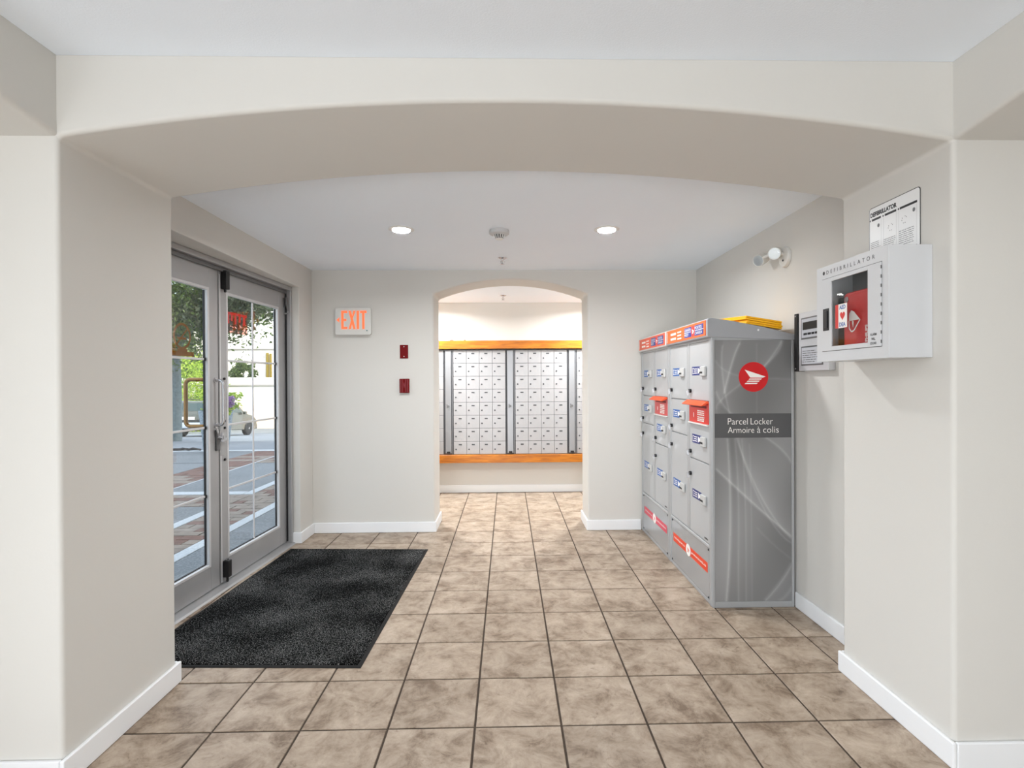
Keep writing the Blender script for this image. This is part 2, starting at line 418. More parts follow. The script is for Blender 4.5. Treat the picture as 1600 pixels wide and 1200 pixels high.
def make_leaf(name, y0, y1, sm, sf, label):
    """sm: stile width at low-y side, sf: at high-y side"""
    root = struct_root(name, (XF, (y0+y1)/2, .018), label)
    z0, z1 = .022, 2.088; gz0, gz1 = .19, 1.925
    obj('stile', MB().box(XB, y0, z0, XF, y0+sm, z1), M_alu, root, bevel=.003)
    obj('stile', MB().box(XB, y1-sf, z0, XF, y1, z1), M_alu, root, bevel=.003)
    obj('bottom_rail', MB().box(XB, y0+sm, z0, XF-.001, y1-sf, gz0-.02), M_alu, root, bevel=.001)
    obj('top_rail', MB().box(XB, y0+sm, gz1+.02, XF-.001, y1-sf, z1), M_alu, root, bevel=.001)
    a, b = y0+sm, y1-sf
    bd = MB()
    t = .018
    bd.box(XG+.004, a, gz0-.02, XF+.002, a+t, gz1+.02).box(XG+.004, b-t, gz0-.02, XF+.002, b, gz1+.02)
    bd.box(XG+.004, a+t, gz0-.02, XF+.002, b-t, gz0-.002).box(XG+.004, a+t, gz1+.002, XF+.002, b-t, gz1+.02)
    obj('glazing_bead', bd, M_bead, root, bevel=.003)
    gk = MB()
    for s0, s1 in ((a+t, a+t+.006), (b-t-.006, b-t)): gk.box(XG-.004, s0, gz0, XG+.006, s1, gz1)
    gk.box(XG-.004, a+t+.006, gz0-.002, XG+.006, b-t-.006, gz0+.004)
    obj('gasket', gk, M_black, root)
    g = obj('glass_pane', MB().box(XG-.003, a+t-.003, gz0-.004, XG, b-t+.003, gz1+.004), M_glass, root)
    ym = (a+b)/2
    obj('muntin', MB().box(XG+.001, ym-.007, gz0, XG+.009, ym+.007, gz1), M_bead, root, bevel=.002)
    for z in (.622, 1.055, 1.488):
        obj('muntin', MB().box(XG+.0015, a+t, z-.007, XG+.0085, ym-.0071, z+.007).box(XG+.0015, ym+.0071, z-.007, XG+.0085, b-t, z+.007), M_bead, root, bevel=.002)
    sp = MB()
    for z in (.622, 1.055, 1.488):
        for y in (a+t+.001, b-t-.013): sp.box(XG+.001, y, z-.010, XG+.012, y+.012, z+.010)
    obj('muntin_clip', sp, M_black, root)
    return root, a+t, b-t, ym
YM = 3.497
leafA, a0, a1, am = make_leaf('door_1', DY0+.036, YM, .10, .092, 'near glazed aluminium entrance door leaf with a no-smoking decal')
leafB, b0, b1, bm_ = make_leaf('door_2', YM+.007, DY1-.036, .085, .105, 'far glazed aluminium entrance door leaf with black flush bolts')
for o in (leafA, leafB): pass
obj('meeting_gap_shade', MB().box(XB+.004, YM+.0005, .025, XF-.004, YM+.0066, 2.085), M_black, leafB)  # black strip set in the gap between the leaves, standing in for its shade
# astragal strip and meeting gap
obj('astragal', MB().box(XF, YM+.009, .03, XF+.004, YM+.022, 2.05), M_bead, leafB)
# pull handle inside (on the near leaf) and bronze one outside
def pull(name, parent, y, x, s, m, z0, z1, r, dep, loff=0.0):
    pts = []
    for t in range(7):
        a = math.pi/2*t/6; pts.append((x + s*(dep-.03) + s*.03*math.sin(a), y, z1-.03+.03*math.cos(a)))
    for t in range(7):
        a = math.pi/2*t/6; pts.append((x + s*(dep-.03) + s*.03*math.cos(a), y, z0+.03-.03*math.sin(a)))
    pts = [(x, y, z1)] + pts + [(x, y, z0)]
    o = obj(name, MB().tube(pts, r, 12), m, parent, smooth=True)
    obj('rose', MB().cyl((x, y, z1), (x+s*.008, y, z1), r*2.0).cyl((x, y, z0), (x+s*.008, y, z0), r*2.0), m, o, smooth=True)
    return o
pull('pull_handle', leafA, 3.462, XF, 1, M_chrome, 1.065, 1.355, .009, .055)
pull('pull_handle', leafA, 3.440, XB, -1, M_bronze, 1.06, 1.36, .0125, .135)
# lock hardware
lk = obj('lock_case', MB().box(XF, 3.455, .90, XF+.014, 3.492, 1.035), M_alud, leafA, bevel=.004)
obj('thumb_turn', MB().cyl((XF+.014, 3.472, .985), (XF+.045, 3.472, .985), .013, n=16).box(XF+.03, 3.466, .955, XF+.045, 3.478, 1.015), M_chrome, lk, smooth=True)
obj('dangling_catch', MB().prism([(3.44, 1.045), (3.455, 1.05), (3.475, .985), (3.462, .98)], 0, XF+.016, XF+.022), M_chrome, leafA, bevel=.002)
st = obj('strike_plate', MB().box(XF, YM+.012, .86, XF+.006, YM+.045, 1.075), M_alu, leafB, bevel=.002)
obj('latch_lever', MB().box(XF+.006, YM+.0, .955, XF+.03, YM+.052, .975), M_chrome, leafB, bevel=.004)
sc = MB()
for z in (.83, 1.04, 1.085, 1.365): sc.cyl((XF, YM+.06, z), (XF+.008, YM+.06, z), .0085, n=10)
obj('bolt_screw', sc, M_dkmetal, leafB, kind='stuff')
# flush bolts on the far leaf
fb = obj('flush_bolt', MB().box(XF, YM+.03, 1.955, XF+.04, YM+.072, 2.078).cyl((XF+.02, YM+.05, 1.935), (XF+.02, YM+.05, 1.956), .008, n=10), M_black, leafB, bevel=.004)
fb = obj('flush_bolt', MB().box(XF, YM+.03, .055, XF+.04, YM+.07, .165).cyl((XF+.02, YM+.05, .022), (XF+.02, YM+.05, .056), .008, n=10), M_black, leafB, bevel=.004)
obj('bolt_tip', MB().cyl((XF+.02, YM+.05, .165), (XF+.02, YM+.05, .178), .01, n=10), M_chrome, fb, smooth=True)
# sensor box on near leaf, closer bracket at the far jamb
obj('sensor_box', MB().box(XF, 2.87, 1.965, XF+.022, 3.015, 2.05), M_alud, leafA, bevel=.006)
obj('hinge_cover', MB().prism([(4.375, 2.03), (4.40, 2.03), (4.395, 1.965), (4.385, 1.95)], 0, XF, XF+.006), M_alud, leafB, bevel=.002)
cb = obj('closer_bracket', MB().tube([(-1.838, DY1-.052, 2.035), (-1.836, DY1-.056, 1.985), (-1.826, DY1-.056, 1.925)], [.009, .012, .006], 10), M_alud, fr, smooth=True)
obj('bracket_arm', MB().tube([(-1.858, DY1-.054, 1.905), (-1.84, DY1-.056, 1.902), (-1.82, DY1-.056, 1.91)], .006, 8), M_alu, cb, smooth=True)
# decals on the glass
xd = XG - .0045
dec = MB()
cyd, czd = 3.19, 1.617
ring = [];
for i in range(40):
    t0, t1 = 2*math.pi*i/40, 2*math.pi*(i+1)/40
    flat(dec, (xd, cyd, czd), (0,1,0), UZ, [(.079*math.cos(t0), .079*math.sin(t0)), (.079*math.cos(t1), .079*math.sin(t1)), (.064*math.cos(t1), .064*math.sin(t1)), (.064*math.cos(t0), .064*math.sin(t0))])
flat(dec, (xd, cyd, czd), (0,1,0), UZ, [(-.050, -.044), (-.043, -.052), (.052, .044), (.045, .052)])
flat(dec, (xd+.0003, cyd, czd), (0,1,0), UZ, rect(-.045, -.020, .035, -.006))
flat(dec, (xd+.0003, cyd, czd), (0,1,0), UZ, rect(-.045, -.096, .045, -.074))
flat(dec, (xd+.0003, cyd, czd), (0,1,0), UZ, rect(-.14, -.118, .105, -.090))
obj('no_smoking_decal', dec, M_amberfilm, leafA, label='amber no-smoking symbol stuck on the glass')
dd = obj('red_decal', flat(MB(), (xd, 0, 0), (0,1,0), UZ, rect(3.60, 1.68, 3.895, 1.825)), M_redfilm, leafB, label='translucent red sign stuck on the glass')
M_redink = mat('red_ink', (214, 26, 22), .5)
bars = MB()
# five letters
for k, (u, w) in enumerate(((3.605, .022), (3.65, .022), (3.69, .022), (3.735, .024), (3.79, .022), (3.84, .03))):
    flat(bars, (xd+.0006, 0, 0), (0,1,0), UZ, rect(u, 1.745 if k % 2 else 1.765, u+w, 1.822))
flat(bars, (xd+.0006, 0, 0), (0,1,0), UZ, rect(3.60, 1.806, 3.89, 1.824))
obj('decal_print', bars, M_redink, dd, label='worn red block letters seen from behind')

# the doors sit slightly askew in the wall: turn frame and leaves together about the far jamb
PV = Vector((-1.86, 4.40, 0)); TH = math.radians(-3.3)
for o in (fr, leafA, leafB):
    o.location = PV + Matrix.Rotation(TH, 3, 'Z') @ (Vector(o.location) - PV) + Vector((.028, 0, 0)); o.rotation_euler.z = TH

# ================================================================== DOOR MAT
M_carpet = speckle_mat('mat_pile', (4, 4, 4), (128, 128, 127), 190, big=2.4, lo=.53, hi=.72)
mt = thing('doormat', 'large black speckled entrance mat lying on the tiles before the glass doors', 'doormat', (-1.25, 3.38, 0))
q = [(-1.835, 2.530), (-.694, 2.490), (-.640, 4.238), (-1.752, 4.292)]
cx = sum(p[0] for p in q)/4; cyy = sum(p[1] for p in q)/4
def inset(k): return [(p[0] + (cx-p[0])*k, p[1] + (cyy-p[1])*k*.62) for p in q]
def loft(mb, a, za, b, zb):
    return mb.add([(p[0], p[1], za) for p in a] + [(p[0], p[1], zb) for p in b], [(0,1,5,4),(1,2,6,5),(2,3,7,6),(3,0,4,7),(4,5,6,7),(3,2,1,0)])
obj('rubber_border', loft(MB(), q, .0006, inset(.012), .005), mat('rubber_edge', (34, 33, 32), .7, spec=.2), mt)
obj('pile', loft(MB(), inset(.036), .0052, inset(.042), .0095), M_carpet, mt)

# ================================================================== LOBBY CEILING FITTINGS
M_lamp = emis('lamp_glow', (255, 250, 240), 22)
def downlight(x, y, z, label, en, group=None, col=(.975, .99, 1.0)):
    t = thing('recessed_ceiling_light', label, 'ceiling light', (x, y, z), group=group)
    obj('trim_ring', MB().lathe((x, y, z-.0005), [(.050, 0), (.082, 0), (.083, -.003), (.066, -.0065), (.0605, -.006), (.058, -.001)]), M_white, t, smooth=True)
    obj('lens', MB().lathe((x, y, z-.001), [(.0575, 0), (.057, -.0035), (.02, -.0055), (.001, -.006)]), M_lamp, t, smooth=True)
    l = light('lamp_light', 'AREA', (x, y, z-.012), en, col, .11, aim=(0, 0, -1)); l.data.spread = math.radians(165)
    l.visible_camera = True
    return t
downlight(-.685, 3.465, 2.33, 'round recessed ceiling light over the black entrance mat', 13.5)
downlight(.653, 3.461, 2.33, 'round recessed ceiling light on the parcel locker side', 13.5)
downlight(-.95, 5.75, 2.285, 'recessed light above the mailboxes, entrance side', 38, col=(.95, .98, 1.0))
downlight(1.05, 5.75, 2.285, 'recessed light above the mailboxes, locker side', 38, col=(.95, .98, 1.0))
downlight(.35, .15, 2.424, 'recessed ceiling light above the camera', 8)
downlight(2.75, .30, 2.424, 'unseen ceiling light added in the side corridor as fill', 4)  # added fill light out of view, lifts the ambient level in the bay

sm = thing('smoke_detector', 'white round smoke detector on the ceiling between the two lobby lights', 'smoke detector', (-.05, 3.49, 2.33))
obj('base', MB().lathe((-.05, 3.49, 2.3295), [(.064, 0), (.066, -.012), (.065, -.024), (.056, -.030), (.046, -.033)]), mat('detector_grey', (196, 196, 196), .5), sm, smooth=True)
hd = obj('sensing_head', MB().lathe((-.05, 3.49, 2.2965), [(.038, 0), (.036, -.004), (.030, -.018), (.024, -.024), (.012, -.026)]), mat('vent_grey', (96, 97, 98), .5), sm, smooth=True)
for k in range(14):
    t = 2*math.pi*k/14; c_, s_ = math.cos(t), math.sin(t)
    obj('fin', MB().tube([(-.05+.038*c_, 3.49+.038*s_, 2.298), (-.05+.033*c_, 3.49+.033*s_, 2.281), (-.05+.022*c_, 3.49+.022*s_, 2.2735)], .0028, 6), M_white, hd)
obj('cap', MB().lathe((-.05, 3.49, 2.2735), [(.026, 0), (.024, -.004), (.010, -.006)]), M_white, sm, smooth=True)

def sprinkler(x, y, z, label):
    t = thing('sprinkler_head', label, 'sprinkler', (x, y, z))
    obj('escutcheon', MB().lathe((x, y, z-.0005), [(.038, 0), (.037, -.003), (.024, -.009), (.014, -.010)]), M_chrome, t, smooth=True)
    f = MB().cyl((x, y, z-.010), (x, y, z-.022), .009, .007, n=12)
    for s in (-1, 1): f.tube([(x+s*.006, y, z-.020), (x+s*.014, y, z-.030), (x+s*.010, y, z-.042), (x, y, z-.049)], .0022, 6)
    obj('frame', f, M_chrome, t, smooth=True)
    obj('glass_bulb', MB().cyl((x, y, z-.022), (x, y, z-.046), .0028, n=8), mat('bulb_clear', (120, 118, 116), .2), t, smooth=True)
    dk = MB().cyl((x, y, z-.049), (x, y, z-.052), .010, n=16)
    for k in range(12):
        a = 2*math.pi*k/12; dk.box(x+.009*math.cos(a), y+.009*math.sin(a)-.0015, z-.052, x+.019*math.cos(a), y+.009*math.sin(a)+.0015, z-.0505)
    obj('deflector', MB().lathe((x, y, z-.0505), [(.018, 0), (.018, -.0015), (.006, -.003)], n=16), M_chrome, t, smooth=True)
sprinkler(-.037, 4.272, 2.33, 'chrome sprinkler head on the lobby ceiling in front of the small arch')
sprinkler(-.046, 5.86, 2.285, 'chrome sprinkler head on the ceiling of the mailbox room')

# ================================================================== EXIT SIGN, FIRE DEVICES (back wall)
def rounded(x0, z0, x1, z1, r, n=6):
    p = []
    for cx_, cz_, a0 in ((x1-r, z1-r, 0), (x0+r, z1-r, 90), (x0+r, z0+r, 180), (x1-r, z0+r, 270)):
        for i in range(n+1):
            a = math.radians(a0 + 90*i/n); p.append((cx_ + r*math.cos(a), cz_ + r*math.sin(a)))
    return p
ex = thing('exit_sign', 'lit EXIT sign in a white plastic case on the wall beside the entrance', 'exit sign', (-1.354, Y2, 1.75))
obj('back_box', MB().prism(rounded(-1.505, 1.758, -1.203, 1.988, .012), 1, Y2-.032, Y2-.0005), mat('exit_case_grey', (196, 196, 196), .5), ex, bevel=.002)
obj('face_panel', MB().prism(rounded(-1.511, 1.752, -1.197, 1.992, .018), 1, Y2-.052, Y2-.033), mat('exit_face', (216, 216, 212), .4), ex, bevel=.006, seg=3)
M_exit = emis('exit_glow', (255, 112, 66), 1.05)
yx = Y2 - .0524
def exl(polys, name='letter'):
    mb = MB()
    for p in polys: mb.prism(p, 1, yx-.0015, yx)
    return obj(name, mb, M_exit, ex)
zt, zb = 1.964, 1.803; zm = (zt+zb)/2; s = .020
x = -1.455
exl([rect(x, zb, x+s, zt), rect(x+s, zt-.02, x+.052, zt), rect(x+s, zb, x+.052, zb+.02), rect(x+s, zm-.010, x+.044, zm+.010)])
x = -1.392
exl([[(x, zt), (x+.021, zt), (x+.062, zb), (x+.041, zb)], [(x+.041, zt), (x+.062, zt), (x+.035, zm+.008), (x+.027, zm-.006)], [(x, zb), (x+.021, zb), (x+.036, zm-.002), (x+.027, zm+.012)]])
x = -1.321; exl([rect(x, zb, x+.021, zt)])
x = -1.291; exl([rect(x, zt-.02, x+.056, zt), rect(x+.018, zb, x+.038, zt-.02)])
exl([[(-1.497, zm), (-1.472, zm+.022), (-1.472, zm-.022)]], 'arrow')
obj('test_button', MB().cyl((-1.232, yx, 1.79), (-1.232, yx-.004, 1.79), .006, n=12), mat('button_teal', (70, 110, 112), .4), ex)

M_red = mat('alarm_red', (112, 5, 12), .5, spec=.15)
M_redl = mat('alarm_red_rail', (140, 40, 48), .35)
rp = thing('fire_alarm_plate', 'plain dark red wall plate, the upper of two beside the arch', 'fire alarm', (-.918, Y2, 1.546))
obj('plate', MB().box(-.955, Y2-.008, 1.546, -.882, Y2-.0005, 1.667), M_red, rp, bevel=.002)
for z in (1.563, 1.651): obj('screw', MB().cyl((-.918, Y2-.0075, z), (-.918, Y2-.0105, z), .0045, n=10), M_chrome, rp)
rh = thing('fire_alarm_sounder', 'red ribbed fire alarm device, the lower of two beside the arch', 'fire alarm', (-.915, Y2, 1.24))
obj('housing', MB().box(-.957, Y2-.028, 1.24, -.872, Y2-.0005, 1.366), M_red, rh, bevel=.004)
for x in (-.949, -.934, -.901, -.886): obj('rib', MB().box(x, Y2-.036, 1.246, x+.006, Y2-.0275, 1.360), M_redl, rh, bevel=.001)
gm = MB()
for k in range(4): gm.box(-.922, Y2-.030, 1.29+k*.011, -.906, Y2-.0275, 1.296+k*.011)
obj('printed_mark', gm, M_redl, rh)

# ================================================================== MAILBOXES
MY = 6.285; U = .1535; MZ0, MZ1 = .478, 1.706
M_mb = mat('mailbox_door', (164, 163, 164), .38, .25, vary=(8, .02))
M_mbd = mat('mailbox_dark', (70, 71, 74), .5, .3)
M_post = mat('post_metal', (150, 151, 154), .35, .6, bump=(140, .12))
M_plate = mat('number_plate', (62, 63, 66), .5)
def bank(x0, label):
    """x0: left edge of the post; doors start at x0+.117"""
    t = thing('mailbox_bank', label, 'mailboxes', (x0+.366, MY+.1, MZ0), group='mailbox banks of the mail room')
    fx0, fx1 = x0, x0 + .731
    obj('carcass', MB().box(fx0, MY+.004, MZ0-.004, fx1-.001, Y4-.001, MZ1+.004), M_mbd, t)
    p = obj('master_panel', MB().box(x0+.022, MY-.012, MZ0+.012, x0+.092, MY+.0035, MZ1-.002), M_post, t, bevel=.002)
    obj('lock', MB().cyl((x0+.057, MY-.0125, 1.045), (x0+.057, MY-.024, 1.045), .014, n=14).box(x0+.037, MY-.015, 1.022, x0+.048, MY-.0125, 1.07), M_alud, p, smooth=False)
    obj('latch', MB().box(x0+.037, MY-.020, MZ0+.014, x0+.078, MY-.0125, MZ0+.034), M_black, p, bevel=.002)
    obj('side_strip', MB().box(x0+.002, MY-.006, MZ0, x0+.015, MY+.0035, MZ1), M_mbd, t, bevel=.001)
    obj('side_strip', MB().box(x0+.098, MY-.006, MZ0, x0+.111, MY+.0035, MZ1), mat('strip_grey', (112, 113, 116), .4, .4), t, bevel=.001)
    g = .0016
    dm = MB().box(g, 0, g, U-g, .010, U-g); proto = None
    for r in range(8):
        for c in range(4):
            X = x0 + .117 + c*U; Z = MZ0 + r*U
            if proto is None:
                proto = obj('mailbox_door', MB().box(X+g, MY-.006, Z+g, X+U-g, MY+.0035, Z+U-g), M_mb, t, bevel=.0012, seg=1)
                obj('lock', MB().cyl((X+.028, MY-.006, Z+.058), (X+.028, MY-.011, Z+.058), .0085, n=12), M_plate, proto)
                obj('number_plate', MB().box(X+.060, MY-.0085, Z+.108, X+.096, MY-.006, Z+.121), M_plate, proto)
                index_children(); px, pz = X, Z
            else:
                copy_tree(proto, t, (X-px, 0, Z-pz))
    return t
bank(-.027-.731, 'eight rows of grey mailboxes in the arch, near the two small scraps')
bk0 = [o for o in bpy.data.objects if o.name.startswith('mailbox_bank')][0]
index_children()
def deep_children(o):
    return sum((deep_children(c) for c in CH.get(o.name, [])), [o])
for dx, lab in ((.731, 'full grey mailbox bank in the arch, the one nearer the parcel lockers'),
                (1.462, 'grey mailbox bank cut off by the locker side of the arch'),
                (-.731, 'grey mailbox bank cut off by the entrance side of the arch')):
    c = copy_tree(bk0, None, (dx, 0, 0)); c['label'] = lab
bk0['label'] = 'full bank of grey mailboxes in the arch, nearest the entrance doors'

def wood_mat():
    m = bpy.data.materials.new('golden_oak'); m.use_nodes = True; nt = m.node_tree; b = nt.nodes['Principled BSDF']; L = nt.links.new
    tc = nt.nodes.new('ShaderNodeTexCoord'); mp = nt.nodes.new('ShaderNodeMapping'); mp.inputs['Scale'].default_value = (1.2, 8, 14)
    L(tc.outputs['Object'], mp.inputs[0])
    n = nt.nodes.new('ShaderNodeTexNoise'); n.inputs['Scale'].default_value = 3; n.inputs['Detail'].default_value = 6; n.inputs['Distortion'].default_value = 1.2
    L(mp.outputs[0], n.inputs['Vector'])
    r = nt.nodes.new('ShaderNodeValToRGB'); e = r.color_ramp.elements; e[0].position = .3; e[0].color = s2l((150, 80, 8)); e[1].position = .7; e[1].color = s2l((200, 122, 20))
    L(n.outputs[0], r.inputs[0]); L(r.outputs[0], b.inputs['Base Color']); b.inputs['Roughness'].default_value = .32; return m
M_wood = wood_mat()
tr = obj('wooden_trim_board', MB().box(-1.758, MY-.045, 1.7225, 2.1, Y4-.001, 1.818), M_wood, bevel=.003)
tag(tr, 'golden oak board capping the mailboxes along their top', 'trim board')
tr2 = obj('wooden_trim_board', MB().box(-1.758, MY-.045, .380, 2.1, Y4-.001, .4735), M_wood, bevel=.003)
tag(tr2, 'golden oak board under the bottom row of mailboxes', 'trim board')
for X, w, lab in ((-.655, .04, 'small dark scrap lying on the top oak board, the larger of two'), (-.50, .022, 'tiny dark scrap on the top oak board, the smaller of two')):
    t = obj('paper_scrap', MB().prism([(X-w/2, 1.8185), (X+w/2, 1.8185), (X+w/2, 1.824), (X+w*.1, 1.829), (X-w/2, 1.825)], 1, MY-.035, MY-.01), mat('scrap_brown', (92, 74, 66), .7))
    tag(t, lab, 'scrap')

# ================================================================== PARCEL LOCKERS
M_lk = mat('locker_grey', (180, 182, 184), .38, .1, vary=(5, .015))
M_lkf = mat('locker_frame', (170, 172, 174), .38, .2)
M_lkc = mat('locker_cap', (160, 162, 166), .5)
M_white_cap = mat('header_white', (215, 213, 211), .4)
M_base = mat('locker_base', (172, 175, 178), .22, .3)
M_or = mat('sign_orange', (240, 98, 26), .4)
M_or2 = mat('sign_red_orange', (228, 66, 30), .4)
M_blue = mat('sign_blue', (26, 52, 138), .4)
M_blue2 = mat('label_blue', (38, 96, 170), .4)
M_navy = mat('label_navy', (26, 42, 120), .4)
M_ink = mat('white_ink', (246, 244, 240), .5)
M_redm = mat('slot_red', (222, 40, 24), .35)
M_pink = mat('strip_red', (222, 50, 44), .4)
M_house = mat('handle_housing', (190, 191, 190), .4)
XB0 = 1.197

def envelope_polys(cx_, cz_, r):
    P = lambda l: [(cx_ + a*r, cz_ - b*r) for a, b in l]
    return [P([(-.60,-.49), (.81,-.02), (.62,.06), (-.22,.05)]),
            P([(-.27,.11), (.57,.11), (.49,.19), (-.34,.19)]),
            P([(-.40,.25), (.43,.25), (.35,.33), (-.47,.33)]),
            P([(-.53,.39), (.30,.39), (.21,.48), (-.61,.48)])]

def locker(ya, w, label, near, stripmat):
    """ya: end nearer to the camera"""
    X1 = 1.685
    t = thing('parcel_locker', label, 'parcel locker', (1.44, ya+w/2, 0), group='parcel lockers')
    yb = ya + w
    obj('cabinet', MB().box(XB0+.012, ya+.002, .030, X1, yb-.002, 1.60), M_lkf, t, bevel=.004)
    # corner posts and plinth
    obj('corner_post', MB().box(XB0-.004, ya, .0, XB0+.03, ya+.040, 1.595), M_lkf, t, bevel=.009, seg=3)
    obj('corner_post', MB().box(XB0-.004, yb-.036, .0, XB0+.03, yb, 1.595), M_lkf, t, bevel=.009, seg=3)
    obj('plinth', MB().box(XB0+.002, ya+.041, 0, XB0+.05, yb-.037, .024), M_lkf, t, bevel=.003)
    obj('middle_post', MB().box(XB0, ya+.378, .36, XB0+.011, ya+.428, 1.585), M_lkf, t, bevel=.004)
    obj('top_rail', MB().box(XB0+.002, ya+.041, 1.577, XB0+.011, yb-.037, 1.597), M_lkf, t)
    obj('lower_rail', MB().box(XB0-.004, ya+.041, .337, XB0+.011, yb-.037, .356), M_lk, t, bevel=.004)
    # header cap: slopes back towards the wall
    prof = [(1.172, 1.600), (1.176, 1.592), (X1+.006, 1.572), (X1+.006, 1.606), (1.50, 1.652), (1.30, 1.690), (1.20, 1.704), (1.180, 1.703), (1.172, 1.695)]
    obj('header_cap', MB().prism(prof, 1, ya-.004, yb+.0), M_lkc if near else M_white_cap, t, bevel=.004)
    sg = obj('header_sign', MB().box(1.1695, ya+.022, 1.604, 1.1718, yb-.025, 1.694), M_or if near else mat('sign_orange_dull', (226, 88, 50), .4), t)
    x = 1.1690
    bl = MB().box(x, ya+.262, 1.616, x+.0004, ya+.395, 1.680).box(x, ya+.055, 1.616, x+.0004, ya+.205, 1.680)
    obj('blue_panel', bl, M_blue, sg)
    o = (x-.0004, ya, 0)
    ln = MB(); flat(ln, o, RY, UZ, rect(-.395, 1.6465, -.255, 1.6495)); flat(ln, o, RY, UZ, rect(-.205, 1.6465, -.050, 1.6495))
    flat(ln, o, RY, UZ, rect(-(w-.045), 1.612, -(w-.036), 1.687))
    obj('rule_line', ln, M_ink, sg, kind='stuff')
    for tx, yy, zz, ww in (('CANADA', .388, 1.655, .118), ('POST', .388, 1.623, .075), ('POSTES', .198, 1.655, .118), ('CANADA', .198, 1.623, .125)):
        lettering(tx, ww, .017, (x-.0006, ya+yy, zz), RY, UZ, M_ink, sg, bold=0)
    ov = obj('oval_emblem', flat(MB(), (x-.0005, ya+.232, 1.648), RY, UZ, disc(0, 0, .034, .036)), M_pink, sg)
    e = MB()
    for p in envelope_polys(0, 0, .030): flat(e, (x-.0009, ya+.232, 1.648), RY, UZ, p)
    obj('wing_emblem', e, M_ink, ov)
    wb = MB(); wordbars(wb, o, RY, UZ, -(w-.125), -(w-.245), (1.622, 1.655), .015, 3); wordbars(wb, o, RY, UZ, -(w-.275), -(w-.365), (1.618, 1.640, 1.662), .009, 5)
    obj('printed_line', wb, M_ink, sg, kind='stuff')
    # doors
    def door(y0, y1, z0, z1, lab, key, lblue):
        d = obj('locker_door', MB().box(XB0+.001, ya+y0, z0, XB0+.0118, ya+y1, z1), M_lk, t, bevel=.0025)
        if lab:
            ly0 = y1 - .045 - .16; ly1 = y1 - .045; zc = lab
            lb = obj('key_label', MB().box(XB0+.0002, ya+ly0, zc-.028, XB0+.0009, ya+ly1, zc+.028), lblue, d)
            pr = MB(); oo = (XB0-.0002, ya+ly1, zc)
            flat(pr, oo, RY, UZ, rect(.012, -.019, .017, .019)); flat(pr, oo, RY, UZ, rect(.017, .014, .030, .019)); flat(pr, oo, RY, UZ, rect(.017, -.019, .030, -.014))
            for k in range(3): flat(pr, oo, RY, UZ, rect(.036, .010-.013*k, .088, .015-.013*k))
            flat(pr, oo, RY, UZ, [(.104, .020), (.104, -.020), (.158, 0)]); flat(pr, oo, RY, UZ, [(.158, .004), (.158, -.004), (.140, -.02), (.16, -.0285), (.16, .0285)][:3])
            obj('printed_mark', pr, M_ink, lb, kind='stuff')
            h0 = y0 + .035; h = obj('key_return', MB().box(XB0-.014, ya+h0+.004, zc-.034, XB0+.0008, ya+h0+.084, zc+.026), M_house, d, bevel=.005)
            obj('slot', MB().box(XB0-.0146, ya+h0+.035, zc-.018, XB0-.0142, ya+h0+.082, zc-.006), M_black, h)
        if key:
            k = obj('cam_lock', MB().cyl((XB0+.001, ya+y1-.022, key), (XB0-.014, ya+y1-.022, key), .013, n=14), M_dkmetal, d)
            obj('key', MB().box(XB0-.030, ya+y1-.0235, key-.030, XB0-.0142, ya+y1-.0205, key+.004), M_chrome, k)
        return d
    L0, L1, R0, R1 = .430, .772, .042, .376
    n1, n2, n3 = (M_blue2, M_navy, M_navy) if near else (M_blue2,)*3
    door(L0, L1, 1.212, 1.575, 1.397, 1.270, M_blue2)
    door(L0, L1, .972, 1.204, 1.104, 1.012, M_blue2)
    door(L0, L1, .360, .966, .612, .877, M_blue2)
    door(R0, R1, 1.214, 1.575, 1.398, 1.270, n2)
    door(R0, R1, .838, 1.062, .966, .878, n2)
    door(R0, R1, .360, .832, .612, .733, n2)
    obj('maker_mark', wordbars(MB(), (XB0+.0006, ya, 0), RY, UZ, -.125, -.062, (.374,), .010, 9), M_dkmetal, t, kind='stuff')
    # red outgoing mail slot with its hood
    rs = obj('mail_slot_door', MB().box(XB0-.004, ya+R0, 1.072, XB0+.0118, ya+R1, 1.208), M_redm if near else mat('slot_red_dull', (206, 66, 66), .35), t, bevel=.003)
    obj('slot_hood', MB().prism([(XB0-.004, 1.211), (XB0-.004, 1.200), (XB0-.046, 1.182), (XB0-.050, 1.188), (XB0-.012, 1.214)], 1, ya+R0-.004, ya+R1+.010), mat('hood_orange', (236, 84, 34), .4), rs, bevel=.0015)
    obj('slot_opening', MB().box(XB0-.0046, ya+R0+.03, 1.168, XB0-.0041, ya+R1-.03, 1.182), mat('slot_shadow', (120, 18, 14), .6), rs)
    wb = MB(); wordbars(wb, (XB0-.0044, ya, 0), RY, UZ, -.225, -.105, (1.145, 1.133, 1.121), .007, 13); wordbars(wb, (XB0-.0044, ya, 0), RY, UZ, -.225, -.105, (1.106, 1.094, 1.084), .007, 14)
    flat(wb, (XB0-.0044, ya, 0), RY, UZ, disc(-.292, 1.118, .006, .017, 12))
    obj('printed_line', wb, M_ink, rs, kind='stuff')
    obj('slot_sill', MB().box(XB0-.014, ya+R0, 1.062, XB0+.01, ya+R1, 1.071), M_white_cap, rs, bevel=.002)
    # lower access panel
    lp = obj('lower_panel', MB().box(XB0+.002, ya+.043, .026, XB0+.0118, yb-.039, .334), M_base, t, bevel=.002)
    sp = obj('web_strip', MB().box(XB0+.0010, ya+.077, .178, XB0+.0018, ya+.735, .238), stripmat, lp)
    lettering('canadapost.ca', .225, .020, (XB0+.0004, ya+.712, .200), RY, UZ, M_ink, sp, bold=.01)
